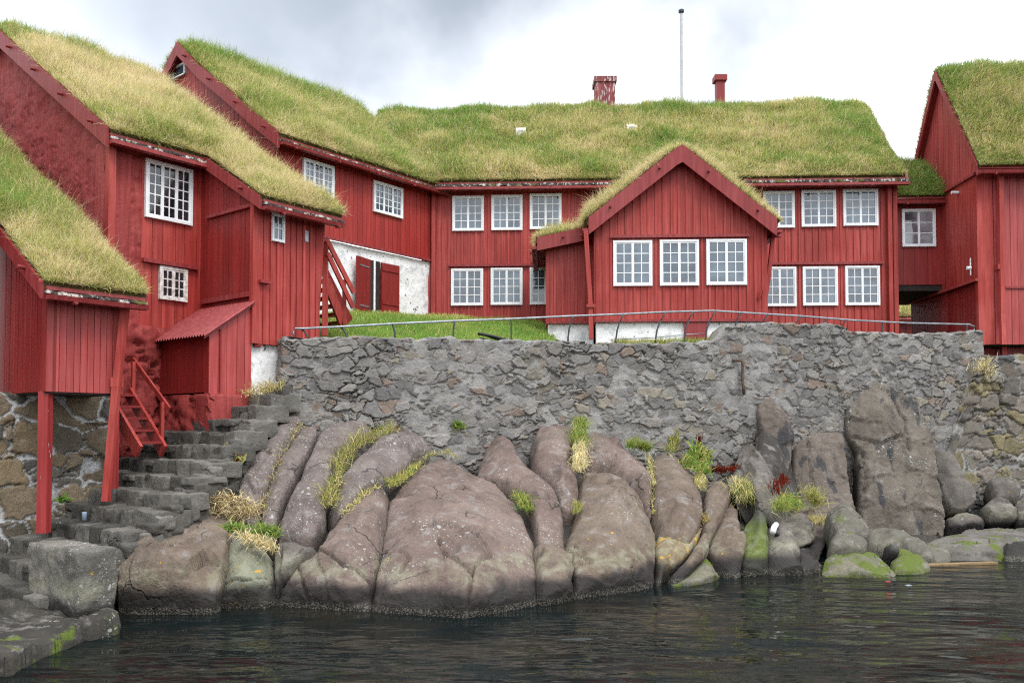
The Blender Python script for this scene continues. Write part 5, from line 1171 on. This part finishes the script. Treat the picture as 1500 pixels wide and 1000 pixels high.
a0_, z_ = gF.hit(1002, 478); a1_, _ = gF.hit(1035, 478); strip(h4, gF, a0_, a1_, z_ - 0.3, zpl - 0.03, -0.02, 0.03, RED_TRIM, 'hatch')
l0 = lF.hit(801, 420)[0]; lz = lambda u: float(np.interp(u, [ll, el], [llz, elz - 0.02])) - 0.1
zpl2 = lF.hit(820, 473)[1]
wall(h4, lF, l0, g0 + 0.1, zpl2, lz, RED, 'batten', 0.15)
wall(h4, Pan(FM, 'L', l0), LV + 0.001, MV - 0.15, zpl2, lz(l0), RED, 'batten', 0.16)
rough_panel(h4, lF, l0 + 0.02, g0, 3.2, zpl2 - 0.02, 0.03, 2.0, WASH, name='plinth', thick=0.3, seed=22, n_off=-0.04)
strip(h4, lF, l0 - 0.02, g0, zpl2 - 0.02, zpl2 + 0.03, 0.004, 0.05, RED_TRIM, 'sill_board')
GF = lambda q, p, z: FM.P(p, q, z)
sg_ = math.hypot(au - el, az - elz)
roof(h4, GF, GV - 0.22, 22.2, [(el, elz), (au, az), (er, erz)], dens=2300, blen=0.26, bw=0.013, dry=0.60, seed=7, thick=0.2, barge=(True, False), eaves=(True, True), board_h=0.30, bark=False)
roof(h4, GF, LV - 0.22, 20.2, [(ll, llz), (el + 0.12, elz + 0.03)], dens=3000, blen=0.30, bw=0.013, dry=0.66, seed=8, barge=(True, False), eaves=(True, False), board_h=0.24, bark=False)
Ye = FM.P(el, GV - 0.28, 0)[1]
pipe_px(h4, [(858, 338, Ye), (865, 448, Ye + 0.05), (866, 497, Ye + 0.05)], 0.085, RED)
pm = MB(); pm.bar(at(859, 448, Ye + 0.02), at(872, 448, Ye + 0.02), 0.1, 0.06, side=(0, 1, 0)); pm.build('pipe_bracket', RED, h4)
Yf = FM.P(er, GV + 0.25, 0)[1]
pipe_px(h4, [(1133, 338, Yf), (1126, 405, Yf), (1116, 470, Yf)], 0.075, RED)
pm = MB(); a_, z_ = gF.hit(1113, 432); pm.bar(gF.P(a_ - 0.03, z_ - 0.08, 0.06), gF.P(a_ + 0.02, z_ + 0.08, 0.10), 0.05, 0.05); pm.build('peg', RED, h4)

# ------------------------------------------------------------------ link building over the passage
KV = 20.62; kF = Pan(FM, 'F', KV)
k0, k1 = mu1 - 0.05, kF.hit(1386, 350)[0] + 0.05
kz0 = kF.hit(1350, 417)[1]; kez = Pan(FM, 'F', KV - 0.2).hit(1350, 291)[1]
h5 = thing('turf_house', FM.P((k0 + k1) / 2, KV, kz0), 'narrow red link building bridging the passage beside the long house', 'house', 'red turf roofed houses')
krv = KV + 1.15; krz = float(at(1350, 244, FM.P(k0, krv, 0)[1])[2])
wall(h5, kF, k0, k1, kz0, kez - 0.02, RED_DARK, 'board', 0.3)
window(h5, kF, 1320, 1369, 307, 362, 2, 1, 3, glass=glass_mat('pale_painted_reflection_glass', (0.05, 0.05, 0.055), (0.34, 0.38, 0.42), 0.7))  # pale base colour paints a bright reflection into these panes
MB().box(kF, k0, k1, kz0 - 0.14, kz0 - 0.005, -2.4, -0.03).build('floor', DARK, h5)
roof(h5, MF, k0, k1 + 0.02, [(KV - 0.2, kez), (krv, krz), (krv + 1.4, kez)], dens=2300, blen=0.22, bw=0.015, dry=0.12, seed=9, barge=(False, False), eaves=(True, False), bark=False, thick=0.14, board_h=0.2)
a_, z1_ = kF.hit(1383, 296); _, z0_ = kF.hit(1383, 487); strip(h5, kF, a_ - 0.05, a_ + 0.05, z0_, z1_, 0.03, 0.13, RED_DARK, 'downpipe')

# ------------------------------------------------------------------ right hand house
bL = Pan(FM, 'L', B4U)
ap = bL.hit(1379, 104); bk_ = bL.hit(1352, 224); ef = Pan(FM, 'L', B4U - 0.12).hit(1440, 243)
h6 = thing('turf_house', FM.P(B4U + 1.5, 19.5, 3.5), 'red house at the right edge with a steep narrow gable and green turf', 'house', 'red turf roofed houses')
sb = (ap[1] - bk_[1]) / (bk_[0] - ap[0]); pr6 = [(18.95 - 0.3, ef[1]), (ap[0], ap[1] - 0.05), (ap[0] + 2.2, ap[1] - 2.2 * sb)]
z6 = lambda v: float(np.interp(v, [p[0] for p in pr6], [p[1] for p in pr6])) - 0.12
zc1 = bL.hit(1437, 252)[1]; zc2 = bL.hit(1439, 408)[1]; zb6 = B4F.hit(1442, 521)[1]
vend = ap[0] + 2.0
wall(h6, bL, 18.95 + 0.001, vend, zc1, lambda v: max(z6(v), zc1 + 0.02), RED_PINK, 'board', 0.13, knots=(ap[0],), name='gable_wall')
bL2 = Pan(FM, 'L', B4U - 0.03); wall(h6, bL2, 18.95 + 0.001, vend, zc2, zc1, RED, 'board', 0.2)
bL3 = Pan(FM, 'L', B4U + 0.03); wall(h6, bL3, 18.95 + 0.001, vend, zb6, zc2, RED_DARK, 'board', 0.14)
strip(h6, bL2, 18.93, vend, zc1 - 0.02, zc1 + 0.04, 0.0, 0.06, RED_TRIM); strip(h6, bL2, 18.93, vend, zc2 - 0.03, zc2 + 0.03, 0.0, 0.06, RED_PINK)
wall(h6, B4F, B4U - 0.03, B4U + 0.32, zb6, ef[1] - 0.05, RED, 'board', 0.35)
wall(h6, B4F, B4U + 0.33, B4U + 4.0, zb6, ef[1] - 0.05, RED_PINK, 'board', 0.17)
a_, z_ = B4F.hit(1472, 421); strip(h6, B4F, a_, a_ + 3, z_ - 0.025, z_ + 0.025, 0.0, 0.04, RED_TRIM)
roof(h6, MF, B4U - 0.12, B4U + 4.2, pr6, dens=2300, blen=0.22, bw=0.016, dry=0.36, ridge_s=math.hypot(pr6[1][0] - pr6[0][0], pr6[1][1] - pr6[0][1]), seed=10, barge=(True, False), eaves=(True, False), bark=False, board_h=0.2, green_ridge=0.4, eave_h=0.16, pegs=False)
Y6 = float(FM.P(B4U + 0.4, 18.95 - 0.12, 0)[1])
pipe_px(h6, [(1465, 254, Y6), (1468, 460, Y6), (1471, 551, Y6 - 0.2)], 0.1, RED)
for px, y in ((1463, 391), (1466, 507)): pm = MB(); pm.bar(at(px - 3, y, Y6 + 0.02), at(px + 6, y, Y6 + 0.02), 0.12, 0.11, side=(0, 1, 0)); pm.build('pipe_bracket', RED, h6)
lm = MB(); lm.tube([bL2.P(19.75, bL.hit(1413, 278)[1], 0.0), bL2.P(19.75, bL.hit(1413, 278)[1], 0.16)], 0.035, 8); lm.build('lamp', PLASTIC, h6)
vv, zz = bL.hit(1428, 403); im = MB(); im.tube([bL2.P(vv, zz, 0.06), bL2.P(vv, zz + 0.38, 0.06)], 0.014, 6); im.tube([bL2.P(vv, zz + 0.16, 0.05), bL2.P(vv, zz + 0.16, 0.14)], 0.04, 8); im.build('insulator', PLASTIC, h6)

# ------------------------------------------------------------------ houses seen through the passage
h7 = thing('back_house', FM.P(10.0, 23, 4.3), 'grey boarded house seen through the passage under the link building', 'house')
gL = Pan(FM, 'L', 9.98); wall(h7, gL, 22.2, 23.75, 3.4, 6.8, GREYWOOD, 'board', 0.11)
for xl, xr, yt, yb in ((1343, 1349, 457, 486), (1359, 1366, 450, 484)): 
    v0, z1_ = gL.hit(xr, yt); v1, _ = gL.hit(xl, yt); z0_ = gL.hit(xr, yb)[1]
    m = MB(); m.box(gL, v0, v1, z0_, z1_, -0.01, 0.04); w = m.build('window', WHITE, h7); MB().box(gL, v0 + 0.05, v1 - 0.05, z0_ + 0.05, z1_ - 0.05, 0.0, 0.05).build('pane', GLASS, w)
    MB().box(gL, v0 - 0.06, v1 + 0.06, z1_ + 0.02, z1_ + 0.07, 0, 0.1).build('drip_board', DARK, h7)
wall(h7, Pan(FM, 'F', 22.2), 10.0, 13.5, 3.4, 6.8, GREYWOOD, 'board', 0.12)
h8 = thing('back_house', FM.P(10.5, 30, 4.3), 'red turf roofed outbuilding far back in the passage', 'outbuilding')
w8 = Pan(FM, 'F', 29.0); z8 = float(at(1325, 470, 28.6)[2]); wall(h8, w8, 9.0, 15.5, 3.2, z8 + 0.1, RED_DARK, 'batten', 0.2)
wall(h8, Pan(FM, 'F', 31.5), 9.0, 15.5, 3.2, float(at(1325, 425, 31)[2]), RED_BRIGHT, 'batten', 0.2)
roof(h8, MF, 8.9, 15.6, [(28.7, z8), (31.3, z8 + 0.75)], dens=500, blen=0.35, bw=0.03, dry=0.45, seed=12, barge=(False, False), eaves=(True, False), bark=False, gutter=False)

# ------------------------------------------------------------------ flagpole
fp = at(998, 16, 30.0); fm = MB(); fm.tube([(fp[0], 30, 4.0), (fp[0], 30, fp[2] - 0.1)], [0.075, 0.05], 10)
fpo = thing('flagpole', (fp[0], 30, 4.0), 'white flagpole rising behind the long house roof', 'flagpole')
fm.build('pole', plain_mat('pole_paint', (0.5, 0.51, 0.53), 0.5, 0.2), fpo)
MB().tube([(fp[0], 30, fp[2] - 0.1), (fp[0], 30, fp[2] - 0.06), (fp[0], 30, fp[2] + 0.02), (fp[0], 30, fp[2] + 0.06)], [0.05, 0.10, 0.10, 0.03], 10).build('finial', IRON_DARK, fpo)

# ------------------------------------------------------------------ iron railing on the wall
rl = thing('railing', (wX[0], wY[0], wZ[0]), 'thin iron railing with curved posts along the top of the stone wall', 'railing')
RP = [(430, 491), (429, 486), (433, 481), (445, 481), (506, 478), (578, 474), (665, 470), (748, 467), (832, 463), (912, 460), (973, 457), (1045, 455), (1125, 460), (1175, 463), (1250, 469), (1330, 473), (1420, 475), (1427, 478), (1427, 484), (1423, 485)]
def rY(px): return float(wallY(px)) + 0.14
m = MB(); m.tube([at(px, py, rY(px)) for px, py in RP], 0.018, 8); m.build('handrail', IRON, rl, True)
rpx = [p[0] for p in RP[3:17]]; rpy = [p[1] for p in RP[3:17]]
for pb, yb, pt in ((451, 498, 440), (508, 497, 498), (579, 497, 574), (664, 500, 666), (749, 504, 749), (832, 504, 840), (902, 508, 914), (960, 508, 976), (1002, 508, 1016), (1033, 506, 1049), (1077, 482, 1087), (1117, 482, 1125), (1165, 482, 1175), (1204, 482, 1213), (1234, 484, 1240), (1292, 494, 1294), (1416, 491, 1416)):
    Y = rY(pb); yt = float(np.interp(pt, rpx, rpy)); h = yb - yt; P = []
    for t in (0, 0.25, 0.5, 0.75, 0.9, 1.0): P.append(at(pb + (pt - pb) * t ** 2.6, yb - h * t, Y))
    MB().tube(P, 0.017, 6).build('post', IRON_DARK, rl, True)
m = MB(); m.tube([at(px, py, rY(px)) for px, py in ((903, 497), (960, 494), (1003, 490), (1033, 488))], 0.010, 6); m.build('lower_rail', IRON, rl, True)

# ------------------------------------------------------------------ small things
m = MB(); m.tube([at(1073, 528, 15.98), at(1086, 528, 15.98), at(1088, 532, 15.98), at(1088, 560, 15.96), at(1090, 578, 15.95)], 0.028, 8)
tag(m.build('wall_pipe', RUST, None, True), 'rusty bent pipe fixed to the stone wall', 'pipe')
wp = thing('drain_pipe', at(1134, 780, 12.4), 'white plastic pipe end sticking out of the rocks', 'pipe')
Yp = float(shoreY(np.array(1134.0), np.array(775.0))) - 0.22
MB().tube([at(1137, 768, Yp + 0.3), at(1134, 772, Yp + 0.05), at(1132, 779, Yp - 0.05)], 0.042, 12).build('pipe', PLASTIC, wp, True)
MB().tube([at(1135, 777, Yp + 0.03), at(1139, 784, Yp + 0.05), at(1146, 786, Yp + 0.15)], 0.038, 10).build('bend', BLACK, wp, True)
hs = thing('hose_bundle', at(740, 490, 15.6), 'black hoses lying on the grass at the corner of the front gable house', 'hoses')
for k in range(4):
    P = []
    for t in np.linspace(0, 1, 14):
        px = 697 + (803 - 697) * t + 3 * k; Y = 16.2 - 0.7 * t * 0.3 + 0.12 * k; X = (px - 750) / FPX * Y
        P.append((X, Y, float(ground_z(np.array(X), np.array(Y))) + 0.06 + 0.05 * math.sin(t * 4 + k) + 0.12 * (1 - t) * (k % 2)))
    MB().tube(P, 0.028, 8).build('hose', BLACK, hs, True)
m = MB(); q0_, q1_ = at(1356, 822, 12.7), at(1458, 820, 12.9); m.bar((q0_[0], q0_[1], 0.008), (q1_[0], q1_[1], 0.012), 0.12, 0.025); tag(m.build('plank', ORANGE), 'orange brown plank floating along the quay at the right', 'plank')
m = MB(); m.tube([(x_, y_, 0.006) for x_, y_ in [tuple(at(1297, 851, 11.3)[:2]), tuple(at(1304, 851, 11.3)[:2])]], 0.010, 8); tag(m.build('litter', REDPL), 'small red piece of litter floating near the mossy rocks', 'litter')
m = MB(); q = at(1331, 857, 11.05); m.bar((q[0] - 0.035, q[1], 0.004), (q[0] + 0.035, q[1] + 0.02, 0.006), 0.05, 0.01); tag(m.build('litter', plain_mat('grey_plastic', (0.3, 0.32, 0.35), 0.5, 0.2)), 'small pale piece of litter floating right of the red one', 'litter')
q = FL.P(4.9, 10.6, 0.06 + (4.9 - 3.8) * 0.585 + 0.2); m = MB(); m.tube([(q[0], q[1], q[2]), (q[0], q[1], q[2] + 0.09), (q[0], q[1], q[2] + 0.10)], [0.026, 0.03, 0.027], 10); tag(m.build('cup', BLUE, None, True), 'pale blue cup standing on a low stone step', 'cup')


# ------------------------------------------------------------------ tufts and weeds
def tuft(label, line, n, L, width, cols, spread=0.12, off=-0.12, Y=None, droop=0.9, grav=0.6, up=0.7, lean=0.5, name='grass_tuft', cat='grass tuft', wind=(0.05, -0.25, -0.1), group='grass tufts on the rocks'):
    q = np.array(line, float); k = rng.random(n) * (len(q) - 1); i = k.astype(int).clip(0, max(len(q) - 2, 0)); f = (k - i)[:, None]
    p2 = q[i] * (1 - f) + q[np.minimum(i + 1, len(q) - 1)] * f
    Yv = shoreY(p2[:, 0], p2[:, 1]) + off if Y is None else np.full(n, float(Y))
    R = at(p2[:, 0], p2[:, 1], Yv) + rng.normal(size=(n, 3)) * np.array([spread, spread * 0.5, spread * 0.5])
    A = np.array([PAL[c] if isinstance(c, str) else np.array(c) for c in cols]); c = A[rng.integers(0, len(A), n)] * (0.7 + 0.6 * rng.random((n, 1)))
    V, F, C = blades(R, np.tile([0, -0.5, 0.6], (n, 1)), L * (0.3 + 1.1 * rng.random(n) ** 1.4) * (1 + 0.9 * fbm(R, 5.0, 2, 15)), width, c, lean=lean, droop=droop, wind=wind, gravity=grav, up=up)
    return tag(np_mesh(name, V, F, GRASS, None, C), label, cat, group)


tuft('long strip of yellow green grass in the crack between two lichened boulders', [(578, 628), (548, 640), (518, 655), (497, 685), (488, 715), (482, 742)], 1150, 0.20, 0.008, ['olive', 'straw', 'green', 'green', 'brown'], 0.06, -0.2)
tuft('thin tuft in the crack at the top left of the biggest boulder', [(612, 683), (590, 700), (572, 712)], 420, 0.12, 0.010, ['olive', 'olive', 'green'], 0.04, -0.2)
tuft('green tuft at the right shoulder of the biggest boulder', [(756, 722), (768, 738), (775, 748)], 420, 0.15, 0.010, ['green', 'olive', 'lush'], 0.04, -0.1)
tuft('shaggy clump of grass hanging down between two upright boulders, green above and straw below', [(850, 620), (848, 640), (849, 655)], 900, 0.28, 0.010, ['green', 'lush', 'olive'], 0.05, -0.25, grav=1.4, droop=0.5)
tuft('straw coloured dead grass hanging below the shaggy clump', [(846, 655), (850, 672), (846, 690)], 600, 0.24, 0.009, ['straw', 'blond', 'straw'], 0.05, -0.3, grav=1.8)
tuft('wisp of green grass in the crevice left of the flat faced boulder', [(846, 738), (843, 752)], 160, 0.12, 0.009, ['olive', 'green'], 0.03, -0.1)
tuft('small bright green tuft above the egg shaped boulder', [(922, 655), (934, 652), (948, 660)], 600, 0.17, 0.011, ['lush', 'green', 'olive'], 0.05, -0.25, up=1.0)
tuft('straw wisp hanging right of the small bright tuft', [(950, 668), (954, 695), (956, 712)], 260, 0.15, 0.008, ['straw', 'olive'], 0.03, -0.2, grav=1.8)
tuft('thin weed at the foot of the wall above the egg shaped boulder', [(982, 662), (986, 642)], 220, 0.16, 0.014, ['olive', 'green'], 0.05, -0.1, up=1.0)
tuft('leafy green plant growing at the foot of the wall, the largest of the weeds', [(1005, 684), (1020, 660), (1032, 670), (1026, 695)], 700, 0.17, 0.030, ['green', 'lush', 'olive'], 0.08, -0.2, name='leafy_weed', cat='weed', up=0.9, group='weeds on the rocks')
tuft('rusty red dock stem rising out of the large leafy plant', [(1022, 675), (1024, 640)], 160, 0.10, 0.016, [(0.16, 0.03, 0.015), (0.12, 0.03, 0.02)], 0.03, -0.3, name='red_dock', cat='weed', up=1.4, group='weeds on the rocks')
tuft('rusty red dock lying right of the large leafy plant', [(1044, 688), (1060, 690), (1080, 684)], 260, 0.10, 0.022, [(0.20, 0.03, 0.015), (0.14, 0.03, 0.02)], 0.05, -0.2, name='red_dock', cat='weed', group='weeds on the rocks')
tuft('straw tuft hanging below the large leafy plant', [(1025, 700), (1026, 715)], 260, 0.14, 0.010, ['straw', 'olive', 'olive'], 0.05, -0.25, grav=1.4)
tuft('drooping pale green tussock above the dark wet rock', [(1078, 722), (1092, 722), (1096, 735)], 1100, 0.38, 0.010, ['olive', 'straw', (0.22, 0.27, 0.10)], 0.06, -0.35, grav=1.5)
tuft('small straw tuft in the crack above the algae rock', [(1032, 760), (1034, 768)], 160, 0.14, 0.009, ['straw', 'brown', 'olive'], 0.03, -0.15)
tuft('bright green grass tuft with red stems beside the white pipe', [(1140, 745), (1155, 738), (1165, 745)], 700, 0.19, 0.011, ['lush', 'green', 'olive'], 0.06, -0.25)
tuft('rusty red dock stems above the bright green tuft', [(1137, 722), (1141, 708), (1148, 704)], 200, 0.12, 0.016, [(0.20, 0.03, 0.015), (0.14, 0.03, 0.02)], 0.05, -0.2, name='red_dock', cat='weed', up=1.0, group='weeds on the rocks')
tuft('yellowed tuft between the green tuft and the cliff slab', [(1180, 718), (1192, 730), (1200, 742)], 420, 0.2, 0.010, ['olive', 'straw', 'green'], 0.06, -0.2)
tuft('small olive tuft above the smooth oval rock', [(1188, 765), (1205, 764)], 260, 0.16, 0.010, ['olive', 'straw', 'straw'], 0.05, -0.2)
tuft('mat of dry blond grass beside the leaning slabs at the foot of the stairs', [(300, 738), (330, 728), (360, 742), (372, 760), (345, 752), (315, 745)], 1000, 0.19, 0.009, ['blond', 'straw', 'blond', 'brown'], 0.09, Y=10.9, lean=0.8, up=0.3, grav=0.5)
tuft('bright green tuft below the dry blond mat', [(376, 783), (390, 780), (401, 783)], 600, 0.16, 0.010, ['lush', 'lush', 'green'], 0.05, Y=10.25)
tuft('straw grass hanging over the greenish boulder', [(360, 788), (385, 796), (400, 806)], 500, 0.2, 0.009, ['blond', 'straw'], 0.05, Y=10.1, grav=1.4)
tuft('leafy green weed at the edge of the dry blond mat', [(338, 776), (352, 774)], 150, 0.12, 0.026, ['green', 'lush'], 0.05, Y=10.3, name='leafy_weed', cat='weed', group='weeds on the rocks')
tuft('small green weed on an upper stair step', [(362, 630), (368, 628)], 110, 0.09, 0.022, ['lush', 'green'], 0.03, Y=12.3, name='leafy_weed', cat='weed', group='weeds on the rocks')
tuft('yellow and red leaved weed on the side of the stairs', [(332, 655), (340, 672), (350, 676)], 190, 0.11, 0.022, ['olive', 'green', (0.22, 0.06, 0.02)], 0.05, Y=11.55, name='leafy_weed', cat='weed', group='weeds on the rocks')
tuft('tiny green weed under the boarded bay', [(90, 736), (94, 732)], 70, 0.07, 0.02, ['lush'], 0.02, Y=10.55, name='leafy_weed', cat='weed', group='weeds on the rocks')
tuft('dry grass on the top step by the white plinth', [(362, 578), (385, 574), (402, 566)], 300, 0.16, 0.009, ['blond', 'straw', 'olive'], 0.07, Y=13.0, lean=0.7)
tuft('dry straw hanging at the right end of the stone wall', [(1432, 545), (1442, 530), (1448, 552)], 320, 0.24, 0.010, ['blond', 'straw'], 0.08, Y=17.5, grav=1.5)
tuft('green fern growing from the square drain hole in the wall', [(668, 622), (674, 626)], 180, 0.10, 0.022, ['lush', 'green'], 0.03, Y=14.22, name='leafy_weed', cat='weed', group='weeds on the rocks')

for lb, ln, n_, L_, cl_ in (('thin moss and straw in the seam between the two leftmost leaning slabs', [(441, 622), (428, 640), (412, 668), (398, 705), (386, 745)], 260, 0.08, ['straw', 'olive', 'brown']),
                            ('thin yellow grass along the lower crack of the upper lichened boulder', [(548, 713), (530, 727), (515, 742), (500, 756)], 220, 0.08, ['olive', 'straw']),
                            ('thin yellow grass along the top edge of the biggest boulder', [(608, 682), (630, 665), (655, 662), (672, 672)], 260, 0.08, ['olive', 'straw', 'green']),
                            ('wisps of dry grass in the seam right of the long sloping boulder', [(953, 700), (957, 725), (958, 752)], 140, 0.09, ['straw', 'olive'])):
    tuft(lb, ln, n_, L_, 0.009, cl_, 0.03, -0.14, lean=0.7)
